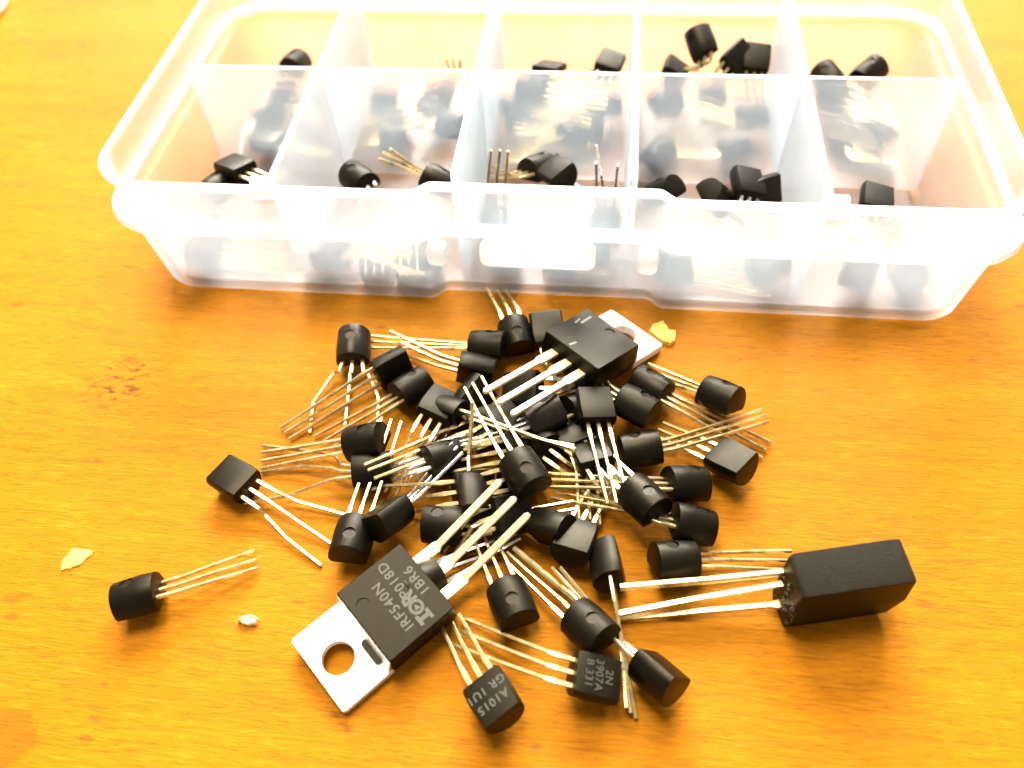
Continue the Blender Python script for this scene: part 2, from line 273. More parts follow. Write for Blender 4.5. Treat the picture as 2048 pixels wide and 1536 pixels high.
SMALL = [
    {'label': 'transistor at the back left of the heap, splayed bent leads fanning toward the viewer', 'group': 'small transistors heaped on the table', 'name': 'small_transistor', 'mark': None, 'dimple': True, 'mat': 'shiny', 'b': [34.1, -12.34, 2.6], 'a': [-0.1525, 0.9802, 0.1259], 'n': [-0.0194, 0.1244, -0.992], 'L': 4.6, 'leads': [[[31.68, -13.65, 1.6], [29.71, -17.9, 0.5], [30.42, -22.57, 0.3]], [[33.88, -13.5, 1.6], [34.16, -16.59, 0.8], [34.83, -22.47, 0.3]], [[36.15, -13.34, 1.6], [38.12, -16.56, 0.6], [38.77, -20.26, 0.3]]]},
    {'label': 'transistor with level leads that touch the splay-legged one at the back left', 'group': 'small transistors heaped on the table', 'name': 'small_transistor', 'mark': None, 'dimple': True, 'mat': 'body', 'b': [49.47, -8.4, 2.22], 'a': [0.9826, -0.1014, 0.1556], 'n': [0.0679, -0.5836, -0.8092], 'L': 4.6, 'leads': [[[34.91, -6.99, 1.6]], [[35.14, -8.05, 1.6]], [[35.39, -9.18, 1.6]]]},
    {'label': 'dark transistor in front of the level-leaded one, one of its leads crossing over the others', 'group': 'small transistors heaped on the table', 'name': 'small_transistor', 'mark': None, 'dimple': True, 'mat': 'body', 'b': [48.37, -12.68, 3.21], 'a': [0.9801, -0.0546, -0.1907], 'n': [-0.0721, -0.9937, -0.0856], 'L': 4.6, 'leads': [[[39.0, -8.82, 0.5]], [[39.54, -8.01, 1.8]], [[38.12, -7.01, 2.8]]]},
    {'label': 'transistor with a bright glint along its upper edge, tucked behind the splayed leads', 'group': 'small transistors heaped on the table', 'name': 'small_transistor', 'mark': None, 'dimple': True, 'mat': 'body', 'b': [37.87, -14.58, 2.6], 'a': [0.7612, 0.6479, 0.0273], 'n': [0.602, -0.7216, 0.3419], 'L': 4.6, 'leads': [[[28.03, -23.72, 0.5]], [[27.2, -22.87, 0.5]], [[26.41, -22.16, 0.5]]]},
    {'label': 'round-backed transistor lying right against the glinting one, leads to the lower left', 'group': 'small transistors heaped on the table', 'name': 'small_transistor', 'mark': None, 'dimple': True, 'mat': 'body', 'b': [41.2, -17.8, 2.59], 'a': [0.6227, 0.7685, -0.1472], 'n': [0.1786, -0.3228, -0.9295], 'L': 4.6, 'leads': [[[31.15, -23.04, 0.4]], [[32.53, -23.62, 0.4]], [[34.0, -24.33, 0.4]]]},
    {'label': 'grey-faced transistor propped high left of the heap centre, flat side up', 'group': 'small transistors heaped on the table', 'name': 'small_transistor', 'mark': None, 'dimple': True, 'mat': 'body', 'b': [46.41, -21.86, 4.2], 'a': [0.2591, 0.9447, -0.201], 'n': [0.2525, 0.1346, 0.9582], 'L': 4.6, 'leads': [[[44.34, -29.86, 1.2]], [[43.34, -30.96, 1.2]], [[41.96, -30.73, 1.2]]]},
    {'label': 'transistor at the very back whose blurred leads point to the storage box', 'group': 'small transistors heaped on the table', 'name': 'small_transistor', 'mark': None, 'dimple': True, 'mat': 'body', 'b': [54.53, -4.14, 2.4], 'a': [0.2984, -0.9514, -0.0764], 'n': [-0.0229, 0.0729, -0.9971], 'L': 4.6, 'leads': [[[52.52, 3.56, 1.0]], [[51.24, 3.48, 1.0]], [[49.95, 3.4, 1.0]]]},
    {'label': 'transistor wedged behind the black corner of the rear power transistor, flat side up', 'group': 'small transistors heaped on the table', 'name': 'small_transistor', 'mark': None, 'dimple': True, 'mat': 'body', 'b': [59.83, -7.68, 2.4], 'a': [-0.2175, 0.9518, 0.2163], 'n': [0.0482, -0.2108, 0.9763], 'L': 4.6, 'leads': [[[63.2, -13.01, 1.5]], [[62.3, -13.08, 1.5]], [[61.4, -13.14, 1.5]]]},
    {'label': 'transistor right of the rear power transistor, three leads running up to its metal tab', 'group': 'small transistors heaped on the table', 'name': 'small_transistor', 'mark': None, 'dimple': True, 'mat': 'body', 'b': [79.8, -13.72, 2.2], 'a': [0.7734, -0.5649, 0.2877], 'n': [-0.0938, -0.5507, -0.8294], 'L': 4.6, 'leads': [[[72.84, -8.48, 0.6]], [[72.32, -9.45, 0.6]], [[70.64, -10.4, 0.6]]]},
    {'label': 'transistor just below the rear metal tab, long leads running to the lower right', 'group': 'small transistors heaped on the table', 'name': 'small_transistor', 'mark': None, 'dimple': True, 'mat': 'body', 'b': [74.86, -15.52, 3.0], 'a': [-0.8046, 0.5903, -0.0646], 'n': [-0.2028, -0.3754, -0.9044], 'L': 4.6, 'leads': [[[86.47, -22.05, 0.5]], [[87.09, -20.94, 0.5]], [[87.79, -19.73, 0.5]]]},
    {'label': 'transistor touching the one below the rear tab, leads hidden under the power transistor', 'group': 'small transistors heaped on the table', 'name': 'small_transistor', 'mark': None, 'dimple': True, 'mat': 'body', 'b': [69.27, -17.11, 4.2], 'a': [0.8376, -0.5439, 0.0517], 'n': [-0.2347, -0.4437, -0.8649], 'L': 4.6, 'leads': [[[66.55, -12.86, 4.0]], [[65.84, -13.71, 4.0]], [[65.26, -14.77, 4.0]]]},
    {'label': 'flat-topped transistor at the right edge of the heap, round end to the right', 'group': 'small transistors heaped on the table', 'name': 'small_transistor', 'mark': None, 'dimple': True, 'mat': 'body', 'b': [80.59, -23.07, 2.3], 'a': [0.7247, -0.6112, 0.3181], 'n': [-0.2432, 0.2051, 0.948], 'L': 4.6, 'leads': [[[73.3, -21.05, 2.5]], [[73.84, -20.13, 2.5]], [[74.45, -19.13, 2.5]]]},
    {'label': 'transistor on the right whose three bright leads cross above the long ones', 'group': 'small transistors heaped on the table', 'name': 'small_transistor', 'mark': None, 'dimple': True, 'mat': 'body', 'b': [73.96, -22.97, 3.0], 'a': [-0.9679, -0.2511, -0.0095], 'n': [0.1335, -0.4819, -0.866], 'L': 4.6, 'leads': [[[87.23, -18.04, 2.5]], [[86.95, -17.09, 2.5]], [[86.54, -16.3, 2.5]]]},
    {'label': 'transistor on the right with leads running level to the left into the heap', 'group': 'small transistors heaped on the table', 'name': 'small_transistor', 'mark': None, 'dimple': True, 'mat': 'body', 'b': [74.85, -28.27, 3.43], 'a': [0.9227, 0.2456, -0.2973], 'n': [-0.1202, -0.5494, -0.8269], 'L': 4.6, 'leads': [[[61.14, -27.27, 2.4]], [[61.44, -28.13, 2.4]], [[61.28, -29.15, 2.4]]]},
    {'label': 'transistor tilted down at the right of the heap, shiny spot on its end', 'group': 'small transistors heaped on the table', 'name': 'small_transistor', 'mark': None, 'dimple': True, 'mat': 'body', 'b': [70.67, -29.44, 4.2], 'a': [0.6374, -0.7529, 0.1641], 'n': [-0.0012, -0.2139, -0.9768], 'L': 4.6, 'leads': [[[62.49, -18.25, 3.2]], [[61.62, -19.07, 3.2]], [[60.78, -20.1, 3.2]]]},
    {'label': 'transistor just right of the tilted one, a white glint on its corner', 'group': 'small transistors heaped on the table', 'name': 'small_transistor', 'mark': None, 'dimple': True, 'mat': 'body', 'b': [75.33, -32.87, 3.5], 'a': [0.9484, -0.0031, -0.317], 'n': [-0.2762, -0.4991, -0.8214], 'L': 4.6, 'leads': [[[61.81, -29.19, 1.5]], [[61.64, -30.07, 1.5]], [[65.12, -28.86, 1.5]]]},
    {'label': 'transistor right of centre with leads running to the big black package', 'group': 'small transistors heaped on the table', 'name': 'small_transistor', 'mark': None, 'dimple': True, 'mat': 'body', 'b': [77.71, -36.89, 2.3], 'a': [-0.9552, -0.2048, 0.2137], 'n': [-0.0761, -0.5277, -0.846], 'L': 4.6, 'leads': [[[87.47, -36.6, 0.9]], [[88.06, -35.43, 0.9]], [[88.66, -34.25, 0.9]]]},
    {'label': 'transistor below the rear power transistor with three leads hanging straight down', 'group': 'small transistors heaped on the table', 'name': 'small_transistor', 'mark': None, 'dimple': True, 'mat': 'body', 'b': [66.61, -21.23, 4.6], 'a': [-0.1982, 0.9801, -0.0086], 'n': [0.1347, 0.036, 0.9902], 'L': 4.6, 'leads': [[[70.43, -31.89, 5.0]], [[69.07, -32.13, 5.0]], [[68.08, -32.21, 5.0]]]},
    {'label': 'glossy transistor in the middle of the heap, silver leads fanned to the left', 'group': 'small transistors heaped on the table', 'name': 'small_transistor', 'mark': None, 'dimple': True, 'mat': 'shiny', 'b': [58.0, -21.59, 4.2], 'a': [0.856, 0.5153, 0.0431], 'n': [0.2898, -0.4091, -0.8652], 'L': 4.6, 'leads': [[[45.67, -24.98, 3.0]], [[46.34, -25.64, 3.0]], [[46.83, -26.03, 3.0]]]},
    {'label': 'transistor on top of the heap centre, round dimpled back up, leads to the upper left', 'group': 'small transistors heaped on the table', 'name': 'small_transistor', 'mark': None, 'dimple': True, 'mat': 'body', 'b': [57.48, -28.03, 6.6], 'a': [0.555, -0.8319, -0.0009], 'n': [0.0285, 0.0201, -0.9994], 'L': 4.6, 'leads': [[[52.21, -17.07, 7.0]], [[51.25, -18.13, 7.0]], [[50.37, -18.88, 7.0]]]},
    {'label': 'transistor under the grey-faced one, its leads seen edge-on as one long diagonal', 'group': 'small transistors heaped on the table', 'name': 'small_transistor', 'mark': None, 'dimple': True, 'mat': 'body', 'b': [50.09, -20.87, 3.6], 'a': [-0.901, 0.3867, -0.1964], 'n': [-0.3944, -0.9189, 0.0], 'L': 4.6, 'leads': [[[64.12, -26.01, 5.6]], [[64.18, -26.25, 6.4]], [[64.04, -25.72, 6.2]]]},
    {'label': 'transistor half buried in the centre with edge-on leads rising straight up', 'group': 'small transistors heaped on the table', 'name': 'small_transistor', 'mark': None, 'dimple': True, 'mat': 'body', 'b': [52.19, -29.81, 3.0], 'a': [0.2447, -0.9572, 0.1549], 'n': [-0.9696, -0.2423, 0.0345], 'L': 4.6, 'leads': [[[51.85, -22.03, 8.6]], [[51.85, -21.88, 8.1]], [[51.87, -21.95, 7.6]]]},
    {'label': 'transistor buried under the topmost one, three golden leads to the left', 'group': 'small transistors heaped on the table', 'name': 'small_transistor', 'mark': None, 'dimple': True, 'mat': 'body', 'b': [55.94, -25.28, 3.47], 'a': [0.8792, 0.3945, -0.2672], 'n': [0.3691, -0.2093, 0.9055], 'L': 4.6, 'leads': [[[48.65, -28.3, 2.5]], [[48.08, -27.38, 2.5]], [[47.52, -26.16, 2.5]]]},
    {'label': 'dark transistor behind the front power leads, flat face up and leads to the left', 'group': 'small transistors heaped on the table', 'name': 'small_transistor', 'mark': None, 'dimple': True, 'mat': 'body', 'b': [50.83, -31.36, 3.55], 'a': [0.8785, 0.3817, -0.2872], 'n': [0.3838, -0.2061, 0.9001], 'L': 4.6, 'leads': [[[45.44, -33.07, 1.0]], [[45.04, -31.18, 1.0]], [[39.39, -30.28, 1.6]]]},
    {'label': 'transistor showing a dimple just above the front power transistor, leads to the right', 'group': 'small transistors heaped on the table', 'name': 'small_transistor', 'mark': None, 'dimple': True, 'mat': 'body', 'b': [52.14, -34.88, 2.3], 'a': [-0.9954, 0.045, -0.0844], 'n': [0.0697, -0.2622, -0.9625], 'L': 4.6, 'leads': [[[64.59, -33.39, 3.2]], [[64.47, -32.27, 3.2]], [[64.35, -31.26, 3.2]]]},
    {'label': 'dimpled transistor at the left of the heap with a bright bead on its end', 'group': 'small transistors heaped on the table', 'name': 'small_transistor', 'mark': None, 'dimple': True, 'mat': 'body', 'b': [36.84, -25.44, 2.9], 'a': [0.9356, 0.0464, 0.3501], 'n': [0.3505, -0.2418, -0.9048], 'L': 4.6, 'leads': [[[25.09, -26.03, 0.6]], [[25.45, -27.24, 0.6]], [[25.77, -28.3, 0.6]]]},
    {'label': 'transistor below the dimpled left one, its kinked leads wandering left', 'group': 'small transistors heaped on the table', 'name': 'small_transistor', 'mark': None, 'dimple': True, 'mat': 'body', 'b': [37.99, -28.79, 2.4], 'a': [0.9849, 0.1727, -0.0089], 'n': [0.0787, -0.4938, -0.866], 'L': 4.6, 'leads': [[[34.9, -26.42, 1.6], [32.69, -25.7, 1.0], [24.81, -24.88, 0.4]], [[34.77, -28.26, 1.8], [30.91, -27.91, 1.2], [25.83, -28.68, 0.4]], [[30.18, -32.03, 1.0], [25.03, -33.05, 0.4]]]},
    {'label': 'flat-topped transistor alone at the left of the heap, leads bent toward the front', 'group': 'small transistors heaped on the table', 'name': 'small_transistor', 'mark': None, 'dimple': True, 'mat': 'body', 'b': [25.92, -32.07, 2.39], 'a': [-0.8938, 0.4483, -0.0133], 'n': [-0.0119, 0.006, 0.9999], 'L': 4.6, 'leads': [[[31.78, -32.75, 1.2], [39.3, -33.97, 0.4]], [[32.73, -35.34, 1.0], [36.82, -37.39, 0.4]], [[28.41, -34.82, 1.2], [31.68, -37.34, 0.6], [36.35, -40.11, 0.3]]]},
    {'label': 'transistor leaning behind the leftmost front one, ridged grey side up', 'group': 'small transistors heaped on the table', 'name': 'small_transistor', 'mark': None, 'dimple': True, 'mat': 'body', 'b': [44.78, -33.41, 3.2], 'a': [-0.4985, -0.7917, 0.3531], 'n': [-0.503, 0.5959, 0.626], 'L': 4.6, 'leads': [[[49.54, -25.04, 4.2]], [[50.21, -25.55, 4.2]], [[50.93, -26.34, 4.2]]]},
    {'label': 'transistor touching the upper left of the front power transistor, golden leads rising', 'group': 'small transistors heaped on the table', 'name': 'small_transistor', 'mark': None, 'dimple': True, 'mat': 'body', 'b': [39.96, -35.71, 2.6], 'a': [0.0135, -0.9829, 0.1838], 'n': [-0.0672, -0.1843, -0.9806], 'L': 4.6, 'leads': [[[42.93, -22.62, 4.5]], [[41.66, -22.42, 4.5]], [[40.45, -22.28, 4.5]]]},
    {'label': 'transistor under the crossing golden leads left of centre', 'group': 'small transistors heaped on the table', 'name': 'small_transistor', 'mark': None, 'dimple': True, 'mat': 'body', 'b': [51.13, -22.25, 2.69], 'a': [0.8527, 0.5148, -0.0888], 'n': [0.1646, -0.1035, 0.9809], 'L': 4.6, 'leads': [[[41.4, -31.1, 5.0]], [[40.55, -30.34, 5.4]], [[39.99, -29.64, 5.4]]]},
    {'label': 'black transistor under the long leads of the rear power transistor', 'group': 'small transistors heaped on the table', 'name': 'small_transistor', 'mark': None, 'dimple': True, 'mat': 'body', 'b': [59.13, -15.75, 3.57], 'a': [-0.9536, 0.0785, -0.2907], 'n': [-0.3004, -0.3184, 0.8991], 'L': 4.6, 'leads': [[[65.4, -12.73, 0.8]], [[65.47, -14.34, 0.8]], [[66.16, -15.48, 0.8]]]},
    {'label': 'transistor with a grey diagonal stripe below the dark one at the back', 'group': 'small transistors heaped on the table', 'name': 'small_transistor', 'mark': None, 'dimple': True, 'mat': 'body', 'b': [49.77, -19.28, 2.6], 'a': [0.4893, 0.8635, 0.1222], 'n': [0.6782, -0.4648, 0.5693], 'L': 4.6, 'leads': [[[46.59, -29.34, 0.6]], [[45.87, -28.7, 0.6]], [[45.09, -28.42, 0.6]]]},
    {'label': 'transistor buried in the middle of the heap under the silver leads, flat side up', 'group': 'small transistors heaped on the table', 'name': 'small_transistor', 'mark': None, 'dimple': True, 'mat': 'body', 'b': [64.52, -23.67, 2.85], 'a': [-0.4749, 0.8722, -0.1175], 'n': [-0.0562, 0.1032, 0.9931], 'L': 4.6, 'leads': [[[67.44, -32.94, 1.2]], [[66.28, -32.39, 1.2]], [[65.21, -33.75, 1.2]]]},
    {'label': 'grey flat-topped transistor right of the front power leads, short nubs above it', 'group': 'small transistors heaped on the table', 'name': 'small_transistor', 'mark': None, 'dimple': False, 'mat': 'body', 'b': [65.19, -33.87, 2.4], 'a': [-0.2206, -0.9306, 0.2921], 'n': [0.0674, 0.2842, 0.9564], 'L': 4.6, 'leads': [[[66.74, -27.31, 1.6]], [[67.81, -27.63, 1.6]], [[68.87, -28.09, 1.6]]]},
    {'label': 'transistor lying on its side in front of the heap, leads seen edge-on', 'group': 'small transistors heaped on the table', 'name': 'small_transistor', 'mark': None, 'dimple': True, 'mat': 'body', 'b': [68.98, -40.65, 3.14], 'a': [-0.1616, 0.9676, -0.1938], 'n': [0.9581, 0.2009, 0.204], 'L': 4.6, 'leads': [[[70.78, -52.87, 1.6]], [[71.27, -53.14, 1.0]], [[71.81, -53.45, 0.4]]]},
    {'label': 'transistor with a glinting dimple, leads pointing up under the front power leads', 'group': 'small transistors heaped on the table', 'name': 'small_transistor', 'mark': None, 'dimple': True, 'mat': 'body', 'b': [57.54, -41.57, 2.2], 'a': [0.4453, -0.8836, 0.1446], 'n': [0.0651, -0.1291, -0.9895], 'L': 4.6, 'leads': [[[55.24, -34.54, 1.4]], [[54.27, -35.13, 1.4]], [[53.33, -35.77, 1.4]]]},
    {'label': 'grey-sheened transistor with a deep dimple, thick leads to the upper left', 'group': 'small transistors heaped on the table', 'name': 'small_transistor', 'mark': None, 'dimple': True, 'mat': 'body', 'b': [65.32, -44.13, 2.5], 'a': [0.6805, -0.6747, 0.2858], 'n': [0.103, -0.2981, -0.949], 'L': 4.6, 'leads': [[[57.99, -36.65, 1.6]], [[57.21, -37.32, 1.6]], [[57.77, -38.84, 1.6]]]},
    {'label': 'frontmost right transistor lying on edge, thin silver leads behind it', 'group': 'small transistors heaped on the table', 'name': 'small_transistor', 'mark': None, 'dimple': True, 'mat': 'body', 'b': [72.13, -48.33, 2.5], 'a': [0.7157, -0.6459, 0.2656], 'n': [0.4637, 0.7239, 0.5109], 'L': 4.6, 'leads': [[[62.43, -39.14, 2.6]], [[63.34, -39.79, 4.2]], [[58.16, -38.21, 4.6]]]},
    {'label': 'transistor printed 3907A B 331 in the front right of the heap, flat side up', 'group': 'small transistors heaped on the table', 'name': 'small_transistor', 'mark': '2N\n3907A\nB 331', 'dimple': False, 'mat': 'body', 'b': [65.36, -50.62, 3.7], 'a': [0.9445, -0.0439, -0.3256], 'n': [0.3253, -0.0151, 0.9455], 'L': 4.6, 'leads': [[[52.56, -47.74, 0.5]], [[53.25, -46.27, 0.5]], [[53.37, -44.83, 0.5]]]},
    {'label': 'frontmost transistor printed A1015 GR 1U1, leads under the front power transistor', 'group': 'small transistors heaped on the table', 'name': 'small_transistor', 'mark': 'A1015\nGR 1U1', 'dimple': False, 'mat': 'body', 'b': [56.53, -51.98, 3.0], 'a': [0.5978, -0.7822, 0.1752], 'n': [-0.2954, -0.0119, 0.9553], 'L': 4.6, 'leads': [[[51.09, -46.11, 1.6]], [[52.19, -45.58, 1.6]], [[52.94, -44.86, 1.6]]]},
    {'label': 'lone transistor lying apart at the left front, three straight leads to the right', 'group': 'small transistors heaped on the table', 'name': 'small_transistor', 'mark': None, 'dimple': True, 'mat': 'body', 'b': [19.97, -45.36, 2.47], 'a': [-0.9342, -0.3482, -0.0771], 'n': [0.2277, -0.4161, -0.8803], 'L': 4.6, 'leads': [[[29.38, -41.23, 0.8]], [[28.9, -40.23, 0.8]], [[28.37, -39.1, 0.8]]]},
    {'label': 'transistor mostly under the front power leads, only a black corner in view', 'group': 'small transistors heaped on the table', 'name': 'small_transistor', 'mark': None, 'dimple': True, 'mat': 'body', 'b': [60.02, -34.06, 2.21], 'a': [0.8528, -0.3424, 0.3943], 'n': [-0.3033, -0.9394, -0.1596], 'L': 4.6, 'leads': [[[55.83, -36.91, 1.0]], [[56.19, -35.02, 1.0]], [[55.44, -36.02, 1.0]]]},
    {'label': 'transistor hidden beneath the front power transistor, leads poking out upper right', 'group': 'small transistors heaped on the table', 'name': 'small_transistor', 'mark': None, 'dimple': True, 'mat': 'body', 'b': [49.78, -40.69, 1.6], 'a': [-0.6595, -0.6752, 0.3304], 'n': [-0.3516, -0.1114, -0.9295], 'L': 4.6, 'leads': [[[58.66, -35.49, 1.6]], [[56.46, -37.14, 1.6]], [[59.03, -34.59, 1.6]]]},
    {'label': 'black transistor lying deepest under the topmost one in the heap centre', 'group': 'small transistors heaped on the table', 'name': 'small_transistor', 'mark': None, 'dimple': True, 'mat': 'body', 'b': [56.3, -29.46, 3.87], 'a': [0.7948, 0.4797, -0.3717], 'n': [0.4758, -0.1123, 0.8724], 'L': 4.6, 'leads': [[[49.92, -30.5, 0.6]], [[49.69, -29.77, 0.6]], [[49.47, -29.11, 0.6]]]},
    {'label': 'transistor lying in the shade below the glossy one', 'group': 'small transistors heaped on the table', 'name': 'small_transistor', 'mark': None, 'dimple': True, 'mat': 'body', 'b': [61.11, -24.47, 3.04], 'a': [-0.6383, 0.7003, -0.3195], 'n': [0.3403, -0.1156, -0.9332], 'L': 4.6, 'leads': [[[66.08, -27.54, 0.5]], [[66.34, -26.69, 0.5]], [[66.61, -25.98, 0.5]]]},
    {'label': 'transistor lying flat between the glossy one and the rear power leads', 'group': 'small transistors heaped on the table', 'name': 'small_transistor', 'mark': None, 'dimple': True, 'mat': 'body', 'b': [54.03, -22.74, 3.73], 'a': [0.5607, 0.7541, -0.3421], 'n': [0.3404, 0.1668, 0.9254], 'L': 4.6, 'leads': [[[48.64, -25.31, 0.6]], [[48.35, -24.61, 0.6]], [[48.05, -23.91, 0.6]]]},
    {'label': 'transistor lying in the shade under the rear power transistor body', 'group': 'small transistors heaped on the table', 'name': 'small_transistor', 'mark': None, 'dimple': True, 'mat': 'body', 'b': [63.51, -14.32, 2.71], 'a': [0.6734, 0.7181, -0.1756], 'n': [0.1366, -0.3544, -0.9251], 'L': 4.6, 'leads': [[[57.83, -15.47, 0.5]], [[58.16, -16.24, 0.5]], [[58.48, -17.0, 0.5]]]},
    {'label': 'transistor lying under the hanging leads right of the heap centre', 'group': 'small transistors heaped on the table', 'name': 'small_transistor', 'mark': None, 'dimple': False, 'mat': 'body', 'b': [66.81, -26.86, 3.7], 'a': [-0.3277, 0.8874, -0.3242], 'n': [-0.1123, 0.3042, 0.946], 'L': 4.6, 'leads': [[[70.82, -29.18, 0.5]], [[70.13, -29.5, 0.5]], [[69.39, -29.82, 0.5]]]},
    {'label': 'transistor flat on the table under the left crossing leads', 'group': 'small transistors heaped on the table', 'name': 'small_transistor', 'mark': None, 'dimple': True, 'mat': 'body', 'b': [46.59, -27.71, 3.65], 'a': [0.7386, 0.536, -0.4089], 'n': [-0.1101, -0.5025, -0.8576], 'L': 4.6, 'leads': [[[39.86, -28.71, 0.4]], [[40.01, -29.4, 0.4]], [[40.15, -30.07, 0.4]]]},
    {'label': 'transistor lying low between the front power leads and the dark one behind', 'group': 'small transistors heaped on the table', 'name': 'small_transistor', 'mark': None, 'dimple': True, 'mat': 'body', 'b': [55.46, -34.48, 4.1], 'a': [0.8058, 0.4032, -0.4337], 'n': [0.5175, -0.1235, 0.8467], 'L': 4.6, 'leads': [[[51.21, -38.84, 0.4]], [[50.84, -38.27, 0.4]], [[50.13, -37.4, 0.4]]]},
    {'label': 'transistor lying low behind the hanging-lead one, only its back visible', 'group': 'small transistors heaped on the table', 'name': 'small_transistor', 'mark': None, 'dimple': True, 'mat': 'body', 'b': [62.57, -19.49, 3.89], 'a': [0.6836, 0.5976, -0.419], 'n': [0.0559, -0.6153, -0.7863], 'L': 4.6, 'leads': [[[57.15, -21.68, 0.5]], [[57.53, -22.39, 0.5]], [[57.9, -23.09, 0.5]]]},
    {'label': 'upper transistor of the front leftmost compartment, tilted square-on above the rim', 'group': 'transistors sorted in the storage box', 'name': 'small_transistor', 'mark': None, 'dimple': True, 'mat': 'body', 'b': [12.55, 16.81, 9.5], 'a': [-0.871, 0.4801, -0.1047], 'n': [-0.0064, 0.2018, 0.9794], 'L': 4.6, 'leads': [[[18.86, 17.98, 6.0]], [[18.79, 16.81, 6.0]], [[18.72, 15.64, 6.0]]]},
    {'label': 'rounded transistor half hidden by the rim in the front leftmost compartment', 'group': 'transistors sorted in the storage box', 'name': 'small_transistor', 'mark': None, 'dimple': True, 'mat': 'body', 'b': [7.41, 12.86, 8.0], 'a': [0.3177, 0.9431, -0.098], 'n': [0.1338, -0.1469, -0.9801], 'L': 4.6, 'leads': [[[5.6, 9.6, 3.0]], [[5.6, 8.57, 3.0]], [[5.6, 7.54, 3.0]]]},
    {'label': 'lowest transistor in the front leftmost compartment, seen through the frosted wall', 'group': 'transistors sorted in the storage box', 'name': 'small_transistor', 'mark': None, 'dimple': True, 'mat': 'body', 'b': [10.18, 5.51, 3.6], 'a': [-0.9747, -0.0562, 0.2164], 'n': [-0.2159, 0.4884, -0.8455], 'L': 4.6, 'leads': [[[19.880317659999996, 3.8323137010994195, 3.0]], [[19.83031766, 5.052313701099419, 3.0]], [[19.480317659999997, 6.272313701099419, 3.0]]]},
    {'label': 'transistor blurred behind the middle wall at the left of the back leftmost compartment', 'group': 'transistors sorted in the storage box', 'name': 'small_transistor', 'mark': None, 'dimple': True, 'mat': 'body', 'b': [6.2, 36.07, 4.0], 'a': [0.9125, 0.4026, -0.0726], 'n': [0.0756, -0.3405, -0.9372], 'L': 4.6, 'leads': [[[5.6, 29.400000000000002, 3.0]], [[5.6, 29.400000000000002, 3.0]], [[5.6, 29.400000000000002, 3.0]]]},
    {'label': 'transistor low behind the middle wall of the back leftmost compartment', 'group': 'transistors sorted in the storage box', 'name': 'small_transistor', 'mark': None, 'dimple': True, 'mat': 'body', 'b': [12.21, 31.27, 4.0], 'a': [-0.9801, 0.1941, 0.0407], 'n': [0.0731, 0.1626, 0.984], 'L': 4.6, 'leads': [[[19.37, 29.400000000000002, 3.0]], [[19.69, 29.400000000000002, 3.0]], [[20.02, 29.400000000000002, 3.0]]]},
    {'label': 'transistor with three golden leads pointing out over the rim of the second-left front compartment', 'group': 'transistors sorted in the storage box', 'name': 'small_transistor', 'mark': None, 'dimple': True, 'mat': 'body', 'b': [31.38, 15.25, 9.0], 'a': [-0.7343, 0.6781, -0.0311], 'n': [0.1403, 0.1068, -0.9843], 'L': 4.6, 'leads': [[[24.400000000000002, 19.97, 4.0]], [[24.400000000000002, 19.09, 4.0]], [[24.400000000000002, 18.21, 4.0]]]},
    {'label': 'transistor whose golden leads slant across the second-left front compartment', 'group': 'transistors sorted in the storage box', 'name': 'small_transistor', 'mark': None, 'dimple': True, 'mat': 'body', 'b': [39.44, 18.16, 9.0], 'a': [0.9111, -0.3048, -0.2776], 'n': [-0.3866, -0.3979, -0.832], 'L': 4.6, 'leads': [[[34.72, 18.74, 13.0]], [[33.79, 17.89, 13.0]], [[33.51, 16.38, 13.0]]]},
    {'label': 'small transistor seen through the wall at the left of the second-left front compartment', 'group': 'transistors sorted in the storage box', 'name': 'small_transistor', 'mark': None, 'dimple': True, 'mat': 'body', 'b': [29.24, 5.33, 4.83], 'a': [-0.9313, 0.1559, -0.3293], 'n': [-0.2487, 0.3884, 0.8873], 'L': 4.6, 'leads': [[[38.73487519, 6.37, 6.0]], [[39.27487519, 5.38, 6.0]], [[39.46487519, 4.38, 6.0]]]},
    {'label': 'round transistor at the bottom of the second-left front compartment', 'group': 'transistors sorted in the storage box', 'name': 'small_transistor', 'mark': None, 'dimple': True, 'mat': 'body', 'b': [33.8, 3.57, 3.0], 'a': [-0.186, 0.9759, 0.1142], 'n': [0.0643, 0.128, -0.9897], 'L': 4.6, 'leads': [[[32.84, 6.666720914089582, 8.0]], [[33.9, 6.726720914089581, 8.0]], [[34.97, 6.786720914089582, 8.0]]]},
    {'label': 'transistor next to the round one at the bottom of the second-left front compartment', 'group': 'transistors sorted in the storage box', 'name': 'small_transistor', 'mark': None, 'dimple': True, 'mat': 'body', 'b': [38.91, 3.52, 3.0], 'a': [-0.166, 0.9808, 0.1028], 'n': [0.0688, 0.1155, -0.9909], 'L': 4.6, 'leads': [[[37.8, 7.011924839603162, 8.0]], [[38.86, 7.071924839603161, 8.0]], [[39.91, 7.121924839603161, 8.0]]]},
    {'label': 'dark transistor blurred behind the middle wall of the second-left back compartment', 'group': 'transistors sorted in the storage box', 'name': 'small_transistor', 'mark': None, 'dimple': True, 'mat': 'body', 'b': [28.69, 33.0, 4.0], 'a': [0.9622, 0.2724, 0.0009], 'n': [0.094, -0.3288, -0.9397], 'L': 4.6, 'leads': [[[24.400000000000002, 35.46, 3.0]], [[24.400000000000002, 33.43, 3.0]], [[24.400000000000002, 31.43, 3.0]]]},
